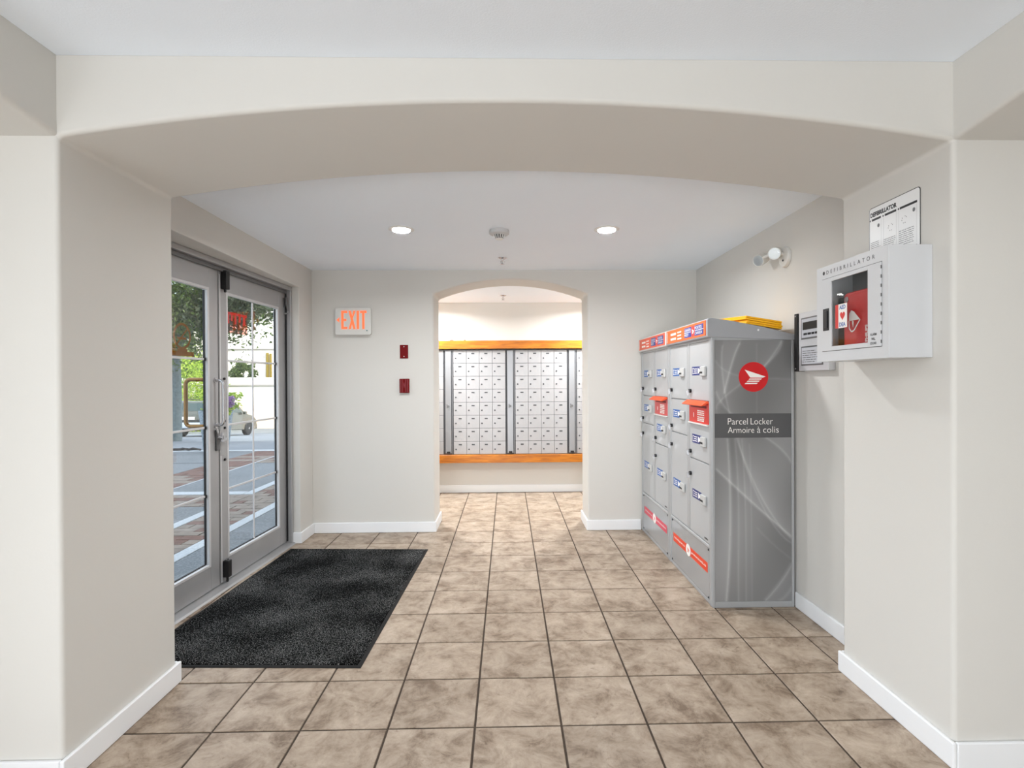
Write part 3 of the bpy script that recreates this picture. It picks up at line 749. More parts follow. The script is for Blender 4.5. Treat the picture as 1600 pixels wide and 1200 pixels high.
    lettering('postescanada.ca', .255, .020, (XB0+.0004, ya+.357, .200), RY, UZ, M_ink, sp, bold=.01)
    em = obj('round_emblem', flat(MB(), (XB0+.0005, ya+.418, .208), RY, UZ, disc(0, 0, .046, .040)), M_ink, sp)
    e = MB()
    for p in envelope_polys(0, 0, .032): flat(e, (XB0-.0001, ya+.418, .208), RY, UZ, p)
    obj('wing_emblem', e, stripmat, em)
    sw = MB()
    for y_ in (ya+.06, yb-.055):
        for z_ in (.037, .323): sw.cyl((XB0+.002, y_, z_), (XB0-.002, y_, z_), .006, n=8)
    obj('screw', sw, M_dkmetal, lp, kind='stuff')
    return t

lockA = locker(3.090, .812, 'near grey parcel locker with a printed side panel, red mail slot and orange header', True, M_or2)
lockB = locker(3.906, .812, 'second grey parcel locker, between the first one and the back wall', False, mat('strip_pink', (214, 62, 86), .4))

# printed end panel of the near locker (the swirl print is colour only)
def print_mat():
    m = bpy.data.materials.new('panel_print'); m.use_nodes = True; nt = m.node_tree; b = nt.nodes['Principled BSDF']
    a = nt.nodes.new('ShaderNodeVertexColor'); a.layer_name = 'print'
    nt.links.new(a.outputs[0], b.inputs['Base Color']); b.inputs['Roughness'].default_value = .42; return m
px0, px1, pz0, pz1 = 1.214, 1.668, .037, 1.574
NX, NZ = 150, 440
U_, V_ = np.meshgrid(np.linspace(0, 1, NX+1), np.linspace(0, 1, NZ+1))   # V up
base = 126 + 10*np.sin(U_*3.1+.6)*np.sin(V_*4.3+1.0) + 8*np.sin(V_*9 - U_*4)
def stroke(pts, w, amp, side=0, fall=.10, grow=0):
    """a light line through pts (u, v); side: soft veil on one side of it"""
    global base
    w *= 1.5; amp *= .72; fall *= 1.3
    p = np.array(pts); tt = np.linspace(0, 1, len(p)); t = np.linspace(0, 1, 60)
    # smooth by polynomial
    deg = min(len(p)-1, 3); cu = np.polyfit(tt, p[:,0], deg); cv = np.polyfit(tt, p[:,1], deg)
    q_ = np.stack([np.polyval(cu, t), np.polyval(cv, t)], -1)
    asp = (pz1-pz0)/(px1-px0)
    A = np.stack([U_, V_*asp], -1)
    best = np.full(U_.shape, 9.); sgn = np.zeros(U_.shape)
    for i in range(len(q_)-1):
        a = np.array([q_[i,0], q_[i,1]*asp]); b = np.array([q_[i+1,0], q_[i+1,1]*asp]); d = b-a; L2 = d@d
        k = np.clip(((A-a)@d)/L2, 0, 1); pr_ = a + k[...,None]*d; dd_ = A - pr_
        dist = np.hypot(dd_[...,0], dd_[...,1]); m = dist < best
        best = np.where(m, dist, best); sgn = np.where(m, np.sign(d[0]*dd_[...,1]-d[1]*dd_[...,0]), sgn)
    base += amp*np.exp(-(best/w)**2)
    if side: base += amp*.65*np.where(sgn == side, np.exp(-best/fall), 0)
# traced from the print: (u from the front edge, v from the bottom)
stroke([(.02,.505), (.20,.455), (.55,.36), (1.0,.245)], .012, 34, 1, .22)
stroke([(.33,.985), (.24,.92), (.13,.80)], .012, 34, -1, .10)
stroke([(.02,.80), (.20,.72), (.50,.66), (.78,.60), (1.0,.53)], .012, 22, 1, .15)
stroke([(.10,.98), (.13,.80), (.30,.62), (.62,.38), (1.0,.24)], .010, 22, 1, .15)
stroke([(.88,.99), (.74,.92), (.45,.86), (.14,.78), (.03,.74)], .012, 18, -1, .12)
stroke([(.88,.995), (.80,.955), (.66,.90)], .014, 30, -1, .10)
stroke([(.17,.62), (.20,.45), (.20,.25), (.15,.0)], .014, 34, -1, .14)
stroke([(.26,.62), (.30,.40), (.30,.20), (.30,.0)], .010, 16, 1, .05)
stroke([(.35,.62), (.39,.40), (.40,.20), (.40,.0)], .008, 14, 1, .05)
stroke([(.45,.60), (.47,.40), (.48,.0)], .008, 12, 0)
stroke([(.30,.64), (.42,.50), (.68,.33), (1.0,.22)], .008, 16, 1, .10)
stroke([(.55,.985), (.55,.72)], .008, 10, 0)
stroke([(1.0,.14), (.85,.07), (.66,.005)], .016, 28, 1, .10)
stroke([(1.0,.05), (.93,.02), (.84,.0)], .016, 20, 0)
stroke([(1.0,.85), (.6,.855), (.25,.87), (.02,.92)], .010, 12, 1, .10)
stroke([(1.0,.16), (.75,.22), (.55,.28)], .01, 10, 0)
base = np.clip(base, 92, 190)
vx = px0 + U_*(px1-px0); vz = pz0 + V_*(pz1-pz0)
nv = (NX+1)*(NZ+1)
co = np.stack([vx.ravel(), np.full(nv, 3.0885), vz.ravel()], -1)
ii = np.arange(NZ)[:,None]*(NX+1) + np.arange(NX)[None,:]
fc = np.stack([ii, ii+1, ii+NX+2, ii+NX+1], -1).reshape(-1, 4)
me = bpy.data.meshes.new('printed_panel'); me.from_pydata(co.tolist(), [], fc.tolist())
ca = me.color_attributes.new('print', 'FLOAT_COLOR', 'POINT')
lin = ((base.ravel()/255 + .055)/1.055)**2.4
ca.data.foreach_set('color', np.stack([lin, lin, lin*1.01, np.ones(nv)], -1).ravel().astype(np.float32))
pp = obj('printed_panel', None, print_mat(), lockA, mesh=me)
ef = MB()
ef.box(1.199, 3.0855, .0, 1.2125, 3.0915, 1.576).box(1.669, 3.0855, .0, 1.684, 3.0915, 1.572).box(1.2126, 3.0857, .0, 1.6689, 3.0915, .036)
obj('end_frame', ef, M_lkf, lockA, bevel=.002)
yb_ = 3.0880
ban = obj('name_band', MB().box(px0, yb_-.0003, 1.000, px1, yb_, 1.142), mat('band_grey', (84, 84, 86), .45), pp)
XR_, ZR_ = (1, 0, 0), (0, 0, 1)
lettering('Parcel', .118, .0375, (1.291, yb_-.0008, 1.0775), XR_, ZR_, M_ink, pp, bold=-.008)
lettering('Locker', .132, .0375, (1.426, yb_-.0008, 1.0775), XR_, ZR_, M_ink, pp, bold=-.008)
lettering('Armoire', .156, .0345, (1.291, yb_-.0008, 1.0285), XR_, ZR_, M_ink, pp, bold=-.008)
lettering('à', .020, .0365, (1.464, yb_-.0008, 1.0280), XR_, ZR_, M_ink, pp, bold=-.008)
lettering('colis', .093, .0370, (1.500, yb_-.0008, 1.0283), XR_, ZR_, M_ink, pp, bold=-.008)
rl = obj('round_logo', MB().cyl((1.444, yb_, 1.357), (1.444, yb_-.0006, 1.357), .0875, n=48), mat('logo_red', (206, 14, 22), .4), pp)
e = MB()
for p in envelope_polys(1.444, 1.357, .0875): flat(e, (0, yb_-.0010, 0), XR_, ZR_, p)
obj('wing_emblem', e, M_ink, rl)
obj('cap_rivet', MB().cyl((1.472, 3.0862, 1.632), (1.472, 3.084, 1.632), .006, n=10), M_white, lockA)

# yellow sleeves on top
M_yel = mat('yellow_plastic', (252, 186, 14), .3, spec=.6)
M_yel2 = mat('amber_plastic', (242, 156, 14), .3, spec=.6)
ye = thing('plastic_sleeves', 'thin stack of yellow plastic sleeves lying on top of the near parcel locker', 'plastic sleeves', (1.47, 3.3, 1.66))
def slopez(x): return np.interp(x, [1.18, 1.30, 1.50, 1.70], [1.704, 1.691, 1.653, 1.604])
for k, (dx, dy) in enumerate(((0, 0), (.008, .004), (-.003, .002), (.004, .006))):
    zo = .004 + k*.0125; th = .0105
    q4 = [(1.413+dx, 3.113+dy), (1.628+dx*.6, 3.113+dy), (1.645+dx*.6, 3.40+dy), (1.330+dx, 3.32+dy)]
    zz = [slopez(min(p[0], 1.60)) + zo + (.006 if p[0] > 1.6 else 0) for p in q4]; zz[3] = zz[0] + .004
    mb = MB().add([(p[0], p[1], z) for p, z in zip(q4, zz)] + [(p[0], p[1], z+th) for p, z in zip(q4, zz)],
                  [(0,3,2,1),(4,5,6,7),(0,1,5,4),(1,2,6,5),(2,3,7,6),(3,0,4,7)])
    obj('plastic_sleeve', mb, M_yel, ye, bevel=.0015)

# ================================================================== RIGHT WALL FITTINGS
# emergency light
em_ = thing('emergency_light', 'white twin-head emergency light high on the wall above the parcel lockers', 'emergency light', (1.70, 3.20, 2.09))
M_shell = mat('shell_grey_white', (214, 213, 209), .4)
obj('canopy', MB().lathe((1.6995, 3.20, 2.085), [(.062, 0), (.063, .006), (.056, .018), (.03, .026)], axis=(-1, 0, 0)), M_shell, em_, smooth=True)
obj('swivel_arm', MB().tube([(1.678, 3.19, 2.10), (1.65, 3.19, 2.108), (1.625, 3.21, 2.112), (1.612, 3.30, 2.108)], .010, 10), M_shell, em_, smooth=True)
M_refl = mat('reflector', (225, 225, 228), .3, .8)
for (hx, hy, hz, ax) in ((1.628, 3.195, 2.108, (-.62, -.72, -.26)), (1.606, 3.345, 2.100, (-.80, -.46, -.36))):
    A = Vector(ax).normalized(); c0 = Vector((hx, hy, hz))
    h = obj('lamp_head', MB().lathe(c0, [(.016, -.070), (.030, -.060), (.036, -.010), (.0375, .018), (.034, .018), (.030, .012)], axis=A), M_shell, em_, smooth=True)
    obj('reflector', MB().lathe(c0, [(.0335, .0165), (.022, .004), (.008, -.006), (.002, -.006)], axis=A), M_refl, h, smooth=True)
    obj('lens', MB().lathe(c0, [(.034, .0182), (.030, .021), (.010, .0235), (.001, .024)], axis=A), M_glass, h, smooth=True)
    obj('bulb', MB().lathe(c0, [(.004, -.004), (.006, .004), (.003, .010)], axis=A, n=10), mat('bulb_glass', (250, 250, 246), .1), h, smooth=True)
sw = MB().cyl((1.672, 3.185, 2.062), (1.669, 3.185, 2.062), .006, n=10)
obj('test_switch', sw, M_dkmetal, em_)

# annunciator panel
an = thing('entry_panel', 'grey wall panel with two framed windows, half hidden behind the defibrillator cabinet', 'wall panel', (1.70, 2.87, 1.388))
obj('box', MB().box(1.662, 2.715, 1.388, 1.6995, 2.995, 1.716), mat('panel_grey', (204, 205, 208), .4, .2), an, bevel=.003)
fl = obj('mounting_flange', MB().box(1.655, 2.998, 1.386, 1.6995, 3.030, 1.716), M_black, an, bevel=.002)
for z in (1.402, 1.702): obj('screw', MB().cyl((1.655, 3.014, z), (1.652, 3.014, z), .0045, n=10), M_chrome, fl)
for z0, z1 in ((1.565, 1.685), (1.418, 1.525)):
    wf = obj('window_frame', MB().box(1.659, 2.76, z0, 1.6618, 2.966, z1), M_alud, an, bevel=.001)
    obj('index_card', MB().box(1.6582, 2.768, z0+.008, 1.6588, 2.958, z1-.008), mat('card_grey', (188, 190, 196), .6), wf)
    if z0 > 1.5:
        obj('display', MB().box(1.6566, 2.80, z0+.052, 1.6580, 2.945, z0+.094), M_black, wf)
        obj('printed_line', wordbars(MB(), (1.6580, 0, 0), RY, UZ, -2.94, -2.80, (z0+.022,), .012, 21), M_dkmetal, wf, kind='stuff')
    else:
        obj('printed_line', wordbars(MB(), (1.6580, 0, 0), RY, UZ, -2.95, -2.80, [z0+.018+.012*k for k in range(6)], .004, 22), M_alud, wf, kind='stuff')

# defibrillator cabinet
AX, AY0, AY1, AZ0, AZ1 = 1.366, 1.877, 2.314, 1.417, 1.824
ad = thing('defibrillator_cabinet', 'white wall cabinet lettered DEFIBRILLATOR with a glazed door', 'defibrillator cabinet', (1.53, 2.095, AZ0))
M_aed = mat('cabinet_white', (206, 208, 211), .38)
sh = MB()
tk = .012
sh.box(AX+.004, AY0, AZ0, 1.5295, AY0+tk, AZ1).box(AX+.004, AY1-tk, AZ0, 1.5295, AY1, AZ1).box(AX+.004, AY0+tk, AZ0, 1.5295, AY1-tk, AZ0+tk).box(AX+.004, AY0+tk, AZ1-tk, 1.5295, AY1-tk, AZ1)
obj('case', sh, M_aed, ad, bevel=.002)
obj('interior_back', MB().box(1.518, AY0+tk, AZ0+tk, 1.5295, AY1-tk, AZ1-tk), mat('interior_grey', (150, 152, 152), .6), ad)
dY0, dY1, dZ0, dZ1 = 1.908, 2.274, 1.460, 1.770
ff = MB().box(AX, AY0, AZ0, AX+.004, dY0-.001, AZ1).box(AX, dY1+.001, AZ0, AX+.004, AY1, AZ1).box(AX, dY0-.001, AZ0, AX+.004, dY1+.001, dZ0-.001).box(AX, dY0-.001, dZ1+.001, AX+.004, dY1+.001, AZ1)
obj('face_frame', ff, M_aed, ad)
wy0, wy1, wz0, wz1 = 1.981, 2.207, 1.479, 1.753
dr = MB().box(AX-.003, dY0+.001, dZ0+.001, AX+.003, wy0, dZ1-.001).box(AX-.003, wy1, dZ0+.001, AX+.003, dY1-.001, dZ1-.001).box(AX-.003, wy0, dZ0+.001, AX+.003, wy1, wz0).box(AX-.003, wy0, wz1, AX+.003, wy1, dZ1-.001)
door = obj('cabinet_door', dr, M_aed, ad, bevel=.001)
obj('seam', MB().box(AX+.0002, dY0-.0012, dZ0-.0012, AX+.003, dY1+.0012, dZ1+.0012).box(AX+.003, AY0+tk+.001, AZ0+tk+.001, AX+.0038, AY0+tk+.002, AZ0+tk+.002) if False else
    MB().box(AX+.0005, dY0-.001, dZ0-.001, AX+.002, dY0+.0009, dZ1+.001).box(AX+.0005, dY1-.0009, dZ0-.001, AX+.002, dY1+.001, dZ1+.001).box(AX+.0005, dY0+.001, dZ0-.001, AX+.002, dY1-.001, dZ0+.0009).box(AX+.0005, dY0+.001, dZ1-.0009, AX+.002, dY1-.001, dZ1+.001), M_black, ad)
wp = obj('window_pane', MB().box(AX-.001, wy0-.001, wz0-.001, AX+.001, wy1+.001, wz1+.001), glass_mat('cabinet_glass', (.93, .94, .94), .012), door)
lt = obj('latch_recess', MB().box(AX-.0055, 2.222, 1.548, AX-.003, 2.262, 1.642), M_black, door, bevel=.002)
obj('latch_paddle', MB().box(AX-.010, 2.228, 1.558, AX-.0056, 2.247, 1.632), M_dkmetal, lt, bevel=.002)
hg = MB()
for k in range(9): hg.box(AX-.0036, dY0-.0014, dZ0+.012+k*.034, AX-.0004, dY0+.0026, dZ0+.024+k*.034)
obj('hinge_knuckles', hg, M_alud, door, kind='stuff')
lettering('DEFIBRILLATOR', .298, .016, (AX-.0006, 2.243, 1.788), RY, UZ, M_dkmetal, ad, spacing=1.9)
ic = MB(); flat(ic, (AX-.0006, 0, 0), RY, UZ, disc(-2.262, 1.796, .008, .008, 14)); 
obj('printed_mark', ic, M_dkmetal, ad)
for k, (tx, ww) in enumerate((('ALARM', .034), ('WILL', .022), ('SOUND', .034))):
    lettering(tx, ww, .0095, (AX-.0036, 1.949+ww/2, 1.502-.0165*k), RY, UZ, M_dkmetal, door, bold=.015)
stk = obj('warning_sticker', MB().box(AX-.0018, 2.105, 1.550, AX-.0012, 2.180, 1.648), M_ink, wp, label='white sticker with AED, a red heart and DEA')
xs = AX-.0022
obj('sticker_edge', flat(MB(), (xs, 0, 0), RY, UZ, rect(-2.180, 1.550, -2.160, 1.648)), mat('sticker_red', (214, 40, 32), .4), stk)
lettering('AED', .040, .017, (xs, 2.154, 1.626), RY, UZ, M_blue2, stk, bold=.03)
lettering('DEA', .040, .017, (xs, 2.154, 1.556), RY, UZ, M_blue2, stk, bold=.03)
hp = []
for i in range(30):
    t = 2*math.pi*i/30; hp.append((-2.133 + .0010*16*math.sin(t)**3, 1.600 + .0012*(13*math.cos(t)-5*math.cos(2*t)-2*math.cos(3*t)-math.cos(4*t))))
obj('heart', flat(MB(), (xs, 0, 0), RY, UZ, hp), MATS['sticker_red'], stk)
# the kit inside: a thing of its own
ki = thing('defibrillator_case', 'red defibrillator carrying case standing inside the glazed cabinet', 'defibrillator', (1.46, 2.03, AZ0+tk))
M_case = mat('case_red', (196, 26, 26), .55, bump=(300, .2))
obj('case_shell', MB().prism(rounded(1.915, AZ0+tk+.0005, 2.172, 1.695, .022), 0, 1.392, 1.505), M_case, ki, bevel=.010, seg=3)
xk = 1.3914
dsh = []
sym = MB()
hs = lambda t, r: (r*16*math.sin(t)**3, r*(13*math.cos(t)-5*math.cos(2*t)-2*math.cos(3*t)-math.cos(4*t)))
# white drop-shaped symbol: filled upper half, outlined lower half
cyk, czk = -2.112, 1.577
flat(sym, (xk, 0, 0), RY, UZ, [(cyk-.022, czk), (cyk-.020, czk+.030), (cyk-.008, czk+.042), (cyk+.008, czk+.036), (cyk+.046, czk)])
for a, b_ in (((-.022, 0), (-.020, -.030)), ((-.020, -.030), (-.006, -.045)), ((-.006, -.045), (.010, -.040)), ((.010, -.040), (.046, 0))):
    d_ = Vector((b_[0]-a[0], b_[1]-a[1])).normalized(); n_ = Vector((-d_.y, d_.x))*.0028
    flat(sym, (xk-.0001, 0, 0), RY, UZ, [(cyk+a[0]-n_.x, czk+a[1]-n_.y), (cyk+b_[0]-n_.x, czk+b_[1]-n_.y), (cyk+b_[0]+n_.x, czk+b_[1]+n_.y), (cyk+a[0]+n_.x, czk+a[1]+n_.y)])
flat(sym, (xk-.0002, 0, 0), RY, UZ, [(cyk-.002, czk), (cyk+.008, czk-.004), (cyk+.004, czk-.030), (cyk-.002, czk-.012)])
obj('printed_symbol', sym, M_ink, ki)
rot = lettering('PHILIPS', .066, .014, (xk-.0004, 2.022, 1.486), (0, 0, 1), (0, 1, 0), M_ink, ki, bold=.02)
obj('pocket_badge', MB().cyl((1.3915, 2.148, 1.666), (1.389, 2.148, 1.666), .012, n=18), mat('badge_grey', (140, 120, 118), .4), ki)
kb = obj('training_pouch', MB().prism(rounded(2.180, AZ0+tk+.0005, 2.285, 1.693, .010), 0, 1.44, 1.51), M_dkmetal, bevel=.006)
tag(kb, 'dark pouch beside the red case inside the defibrillator cabinet', 'pouch')
# sign above
sn = thing('instruction_sign', 'white DEFIBRILLATOR instruction sign on the pier above the cabinet', 'sign', (1.53, 2.07, 1.835))
xn = 1.5272
obj('plate', MB().prism(rounded(1.935, 1.832, 2.207, 2.052, .012), 0, xn, 1.5295), mat('sign_white', (236, 237, 238), .35), sn, bevel=.0006, seg=1)
obj('plate_edge', MB().prism(rounded(1.9325, 1.8295, 2.2095, 2.0545, .013), 0, xn+.0009, 1.5294), M_dkmetal, sn)
lettering('DEFIBRILLATOR', .150, .019, (xn-.0004, 2.200, 2.0145), RY, UZ, M_dkmetal, sn, bold=.05)
bd = MB()
for a, b_ in ((2.192, 2.138), (2.116, 2.052), (2.034, 1.946)): flat(bd, (xn-.0004, 0, 0), RY, UZ, rect(-a, 1.998, -b_, 2.007))
for a in (2.203, 2.127, 2.043): flat(bd, (xn-.0004, 0, 0), RY, UZ, disc(-a+.002, 2.0025, .0035, .0045, 10))
flat(bd, (xn-.0004, 0, 0), RY, UZ, rect(-2.20, 1.837, -1.946, 1.843))
obj('black_bar', bd, M_dkmetal, sn, kind='stuff')
gp = MB()
M_gp = mat('print_grey', (120, 122, 125), .6)
M_gp2 = mat('print_light_grey', (186, 188, 190), .6)
for a, b_ in ((2.20, 2.135), (2.123, 2.052), (2.040, 1.948)):
    bx = MB()
for (c_, rz) in ((-2.152, 1.972), (-1.962, 1.976)): flat(gp, (xn-.0005, 0, 0), RY, UZ, disc(c_, rz, .007, .008, 12))
for (c_, rz) in ((-2.083, 1.945), (-2.010, 1.953)):
    for k in range(10):
        t = 2*math.pi*k/10; 
        if k % 3: flat(gp, (xn-.0005, 0, 0), RY, UZ, disc(c_+.013*math.cos(t), rz+.013*math.sin(t), .0018, .0022, 6))
wordbars(gp, (xn-.0005, 0, 0), RY, UZ, -2.198, -2.140, [1.862+.0075*k for k in range(7)], .0022, 31)
wordbars(gp, (xn-.0005, 0, 0), RY, UZ, -2.122, -2.056, [1.858+.0075*k for k in range(7)], .0022, 32)
wordbars(gp, (xn-.0005, 0, 0), RY, UZ, -2.038, -1.955, [1.858+.0078*k for k in range(8)], .0022, 33)
obj('printed_drawing', gp, M_gp, sn, kind='stuff')
g2 = MB()
for a, b_ in ((2.20, 2.135), (2.123, 2.052), (2.040, 1.948)):
    for r_ in (rect(-a, 1.850, -a+.001, 1.994), rect(-b_-.001, 1.850, -b_, 1.994)): flat(g2, (xn-.0005, 0, 0), RY, UZ, r_)
obj('panel_rule', g2, M_gp2, sn, kind='stuff')

# ================================================================== OUTSIDE
M_conc = speckle_mat('concrete', (116, 121, 124), (146, 150, 153), 60, big=1.5, rough=.85)
M_concl = speckle_mat('light_concrete', (176, 182, 186), (200, 205, 208), 60, big=1.5, rough=.8)
M_asph = speckle_mat('asphalt', (120, 126, 132), (146, 152, 158), 120, big=.6, rough=.85)
M_pv = mat('paver_brown', (104, 76, 66), .8, bump=(80, .4), vary=(9, .22))
M_pv2 = mat('paver_grey', (126, 116, 106), .8, bump=(80, .4), vary=(9, .2))
M_ext = mat('exterior_stucco', (206, 200, 190), .85, bump=(60, .4))

struct('ground', MB().box(-14, -4, -.30, -2.055, 10.7, -.045), mat('joint_sand', (70, 64, 58), .95), 'paved sidewalk outside the entrance')
# our own building above and beside the entrance
ex_ = MB().box(-1.912, Y2+.001, -.3, -1.75, 8.2, 2.6).box(-2.02, Y0-.5, 2.62, -1.942, 8.2, 9).box(-2.0, Y1, 0, -1.913, DY0, 2.6).box(-2.0, DY0, 2.14, -1.913, 4.2, 2.6)
struct('wall_exterior', ex_, M_ext, 'outer face of the building beside the entrance')
struct('wall_upper_sun_block', MB().box(-1.94, -3.1, 2.62, 6, 8.2, 9), M_ext, 'unseen solid block for the storeys above, added to keep sun and sky out')  # out of view; added to shade the pavement and block light leaks

walk = struct_root('floor_sidewalk', (-3.5, 6, -.04), 'concrete sidewalk with light kerb strips and brick bands')
def slab(x0, y0, x1, y1, m, nm='concrete_panel', z=-.004):
    obj(nm, MB().box(x0+.004, y0+.004, -.044, x1-.004, y1-.004, z), m, walk, bevel=.004, seg=1)
# panels alongside the building
for a in range(-1, 6): slab(-2.50, -.2+1.6*a, -2.056, -.2+1.6*(a+1), M_conc)
for a in range(-1, 6): slab(-2.62, -.2+1.6*a, -2.50, -.2+1.6*(a+1), M_concl, 'edge_strip', -.002)
# first brick band runs along the building
def bricks(x0, y0, x1, y1, bw, bl, along_y):
    """running-bond pavers; bw across, bl long"""
    k = 0
    if along_y:
        nx = max(1, round((x1-x0)/bl)); w = (x1-x0)/nx; y = y0; r = 0
        while y < y1 - .02:
            h = min(bw, y1-y)
            for i in range(nx + (r % 2)):
                a = x0 + (i - .5*(r % 2))*w; b = a + w; a = max(a, x0); b = min(b, x1)
                mm = M_pv if rnd.random() < (.75 if y < 4.7 or y > 5.8 and x1 < -3.1 else .3) else M_pv2
                obj('paver', MB().box(a+.005, y+.005, -.040, b-.005, y+h-.005, -.006 + rnd.uniform(-.002, .002)), mm, walk)
            y += h; r += 1
bricks(-3.08, 2.6, -2.62, 8.9, .125, .23, True)
slab(-3.08, -1, -2.62, 2.6, M_pv, 'paver_field', -.006)
for a in range(-1, 3): slab(-3.20, -.2+1.6*a, -3.08, -.2+1.6*(a+1), M_concl, 'edge_strip', -.002)
slab(-3.20, 4.6, -3.08, 5.82, M_concl, 'edge_strip', -.002)
slab(-3.20, 6.46, -3.08, 8.9, M_concl, 'edge_strip', -.002)
slab(-4.24, 1.0, -3.20, 3.4, M_conc); slab(-4.24, 3.4, -3.20, 5.82, M_conc)
bricks(-4.24, 5.84, -3.08, 6.44, .15, .29, True)
slab(-4.24, 6.46, -3.20, 6.62, M_concl, 'edge_strip', -.002); slab(-4.24, 6.62, -3.20, 8.95, M_conc)
bricks(-4.92, 3.6, -4.27, 10.5, .20, .325, True)
for y in (2.0, 4.0, 6.0, 8.0): slab(-4.27, y, -4.24, y+2, M_concl, 'edge_strip', -.002)
slab(-4.92, 1.0, -4.27, 3.6, M_pv, 'paver_field', -.006)
slab(-6.6, 4.0, -4.92, 6.5, M_conc); slab(-6.6, 6.5, -4.92, 8.95, M_conc)
slab(-9.5, 6.0, -6.6, 8.95, M_conc); slab(-13.8, 6.0, -9.5, 8.95, M_conc)
bricks(-4.24, 9.0, -2.9, 9.6, .15, .33, True)
slab(-13.8, 9.0, -4.92, 9.9, M_conc); slab(-4.24, 9.62, -2.1, 10.5, M_conc); slab(-2.9, 8.95, -2.1, 9.6, M_conc)
for a in range(5): slab(-13.8+1.78*a, 9.9, -12.02+1.78*a, 10.5, M_conc)
for a in range(6): slab(-13.8+1.95*a, 10.5, -11.85+1.95*a, 10.69, M_concl, 'kerb_stone', .0)
# road: falls away from the kerb
def rz(y): return -.012 - max(0, y-10.7)*.079
rd = MB().add([(-45, 10.7, rz(10.7)), (12, 10.7, rz(10.7)), (12, 31, rz(31)), (-45, 31, rz(31)), (-45, 10.7, -3), (12, 10.7, -3), (12, 31, -3), (-45, 31, -3)],
              [(0,1,2,3), (7,6,5,4), (0,4,5,1), (1,5,6,2), (2,6,7,3), (3,7,4,0)])
struct('road', rd, M_asph, 'grey asphalt street falling away behind the sidewalk')
struct('road_bank', MB().box(-60, 31, -3.5, 20, 70, rz(31)+.02), M_conc, 'ground behind the street')

# fallen twig at the kerb
tw = obj('fallen_branch', MB().tube([(-7.15, 10.62, .03), (-6.7, 10.60, .015), (-6.4, 10.63, .03), (-6.1, 10.60, .02)], [.012, .03, .024, .010], 7)
         .tube([(-6.6, 10.6, .02), (-6.72, 10.60, .10), (-6.80, 10.60, .17)], [.02, .032, .055], 7).tube([(-6.3, 10.6, .02), (-6.2, 10.57, .05), (-6.05, 10.58, .02)], .02, 6)
         .tube([(-6.5, 10.62, .02), (-6.4, 10.58, .05), (-6.3, 10.6, .015)], .018, 6), mat('twig', (52, 48, 48), .9))
tag(tw, 'dark broken branch lying along the kerb outside the near door leaf', 'branch')

def leaves(name, cent, rad, n, size, m, parent, seed, shell=.55):
    """foliage: many small leaf quads inside an ellipsoid, clustered"""
    rs = np.random.RandomState(seed)
    ncl = max(8, n//60)
    d = rs.normal(size=(ncl, 3)); d /= np.linalg.norm(d, axis=1)[:,None]
    cl = d * (rs.uniform(shell, 1, (ncl, 1)))**.6
    k = rs.randint(0, ncl, n)
    p = cl[k] + rs.normal(scale=.16, size=(n, 3)); p = p*np.array(rad) + np.array(cent)
    a = rs.normal(size=(n, 3)); a /= np.linalg.norm(a, axis=1)[:,None]
    b = np.cross(a, rs.normal(size=(n, 3))); b /= np.linalg.norm(b, axis=1)[:,None]
    s = size*rs.uniform(.6, 1.3, (n, 1))
    v = np.stack([p - a*s, p + b*s*.42, p + a*s, p - b*s*.42], 1).reshape(-1, 3)
    f = np.arange(4*n).reshape(-1, 4)
    me = bpy.data.meshes.new(name); me.from_pydata(v.tolist(), [], f.tolist())
    me.materials.append(m)
    return obj(name, None, None, parent, mesh=me, kind='stuff')
def leaf_mat(name, c0, c1, tr=.5):
    m = bpy.data.materials.new(name); m.use_nodes = True; nt = m.node_tree; b = nt.nodes['Principled BSDF']; L = nt.links.new
    g = nt.nodes.new('ShaderNodeNewGeometry')
    r = nt.nodes.new('ShaderNodeValToRGB'); r.color_ramp.elements[0].color = s2l(c0); r.color_ramp.elements[1].color = s2l(c1)
    L(g.outputs['Random Per Island'], r.inputs[0]); L(r.outputs[0], b.inputs['Base Color']); b.inputs['Roughness'].default_value = .45
    t = nt.nodes.new('ShaderNodeBsdfTranslucent'); L(r.outputs[0], t.inputs[0])
    mx = nt.nodes.new('ShaderNodeMixShader'); mx.inputs[0].default_value = tr
    out = [n for n in nt.nodes if n.type == 'OUTPUT_MATERIAL'][0]
    L(b.outputs[0], mx.inputs[1]); L(t.outputs[0], mx.inputs[2]); L(mx.outputs[0], out.inputs[0]); return m
LG = leaf_mat('leaf_green', (42, 66, 30), (112, 134, 70)); LY = leaf_mat('leaf_sunlit', (110, 150, 40), (206, 222, 104)); LD = leaf_mat('leaf_deep', (44, 62, 40), (96, 104, 72))
M_bark = mat('bark', (104, 116, 118), .9, bump=(30, .8), vary=(12, .2))

# street tree with branches overhanging the road
tx, ty = -10.6, 17.2
tz = rz(ty)
t1 = thing('street_tree', 'leafy street tree whose crown fills the upper door glass', 'tree', (tx, ty, tz))
obj('trunk', MB().tube([(tx, ty, tz+.002), (tx+.03, ty, tz+1.5), (tx+.0, ty, tz+3.0), (tx+.1, ty-.2, tz+4.6)], [.16, .135, .12, .08], 12), M_bark, t1, smooth=True)
for (ex0, ey0, ez0) in ((2.2, -2.4, 4.6), (-1.8, -1.2, 4.8), (1.2, 1.2, 5.2), (-.6, -2.8, 5.0), (3.6, -3.0, 4.3)):
    obj('branch', MB().tube([(tx, ty, tz+2.9), (tx+ex0*.5, ty+ey0*.5, tz+(ez0+2.9)/2+.35), (tx+ex0, ty+ey0, tz+ez0)], [.07, .045, .02], 8), M_bark, t1, smooth=True)
leaves('crown', (tx+.5, ty-1.5, 4.15), (3.1, 2.4, 2.0), 26000, .075, LG, t1, 1, .2)
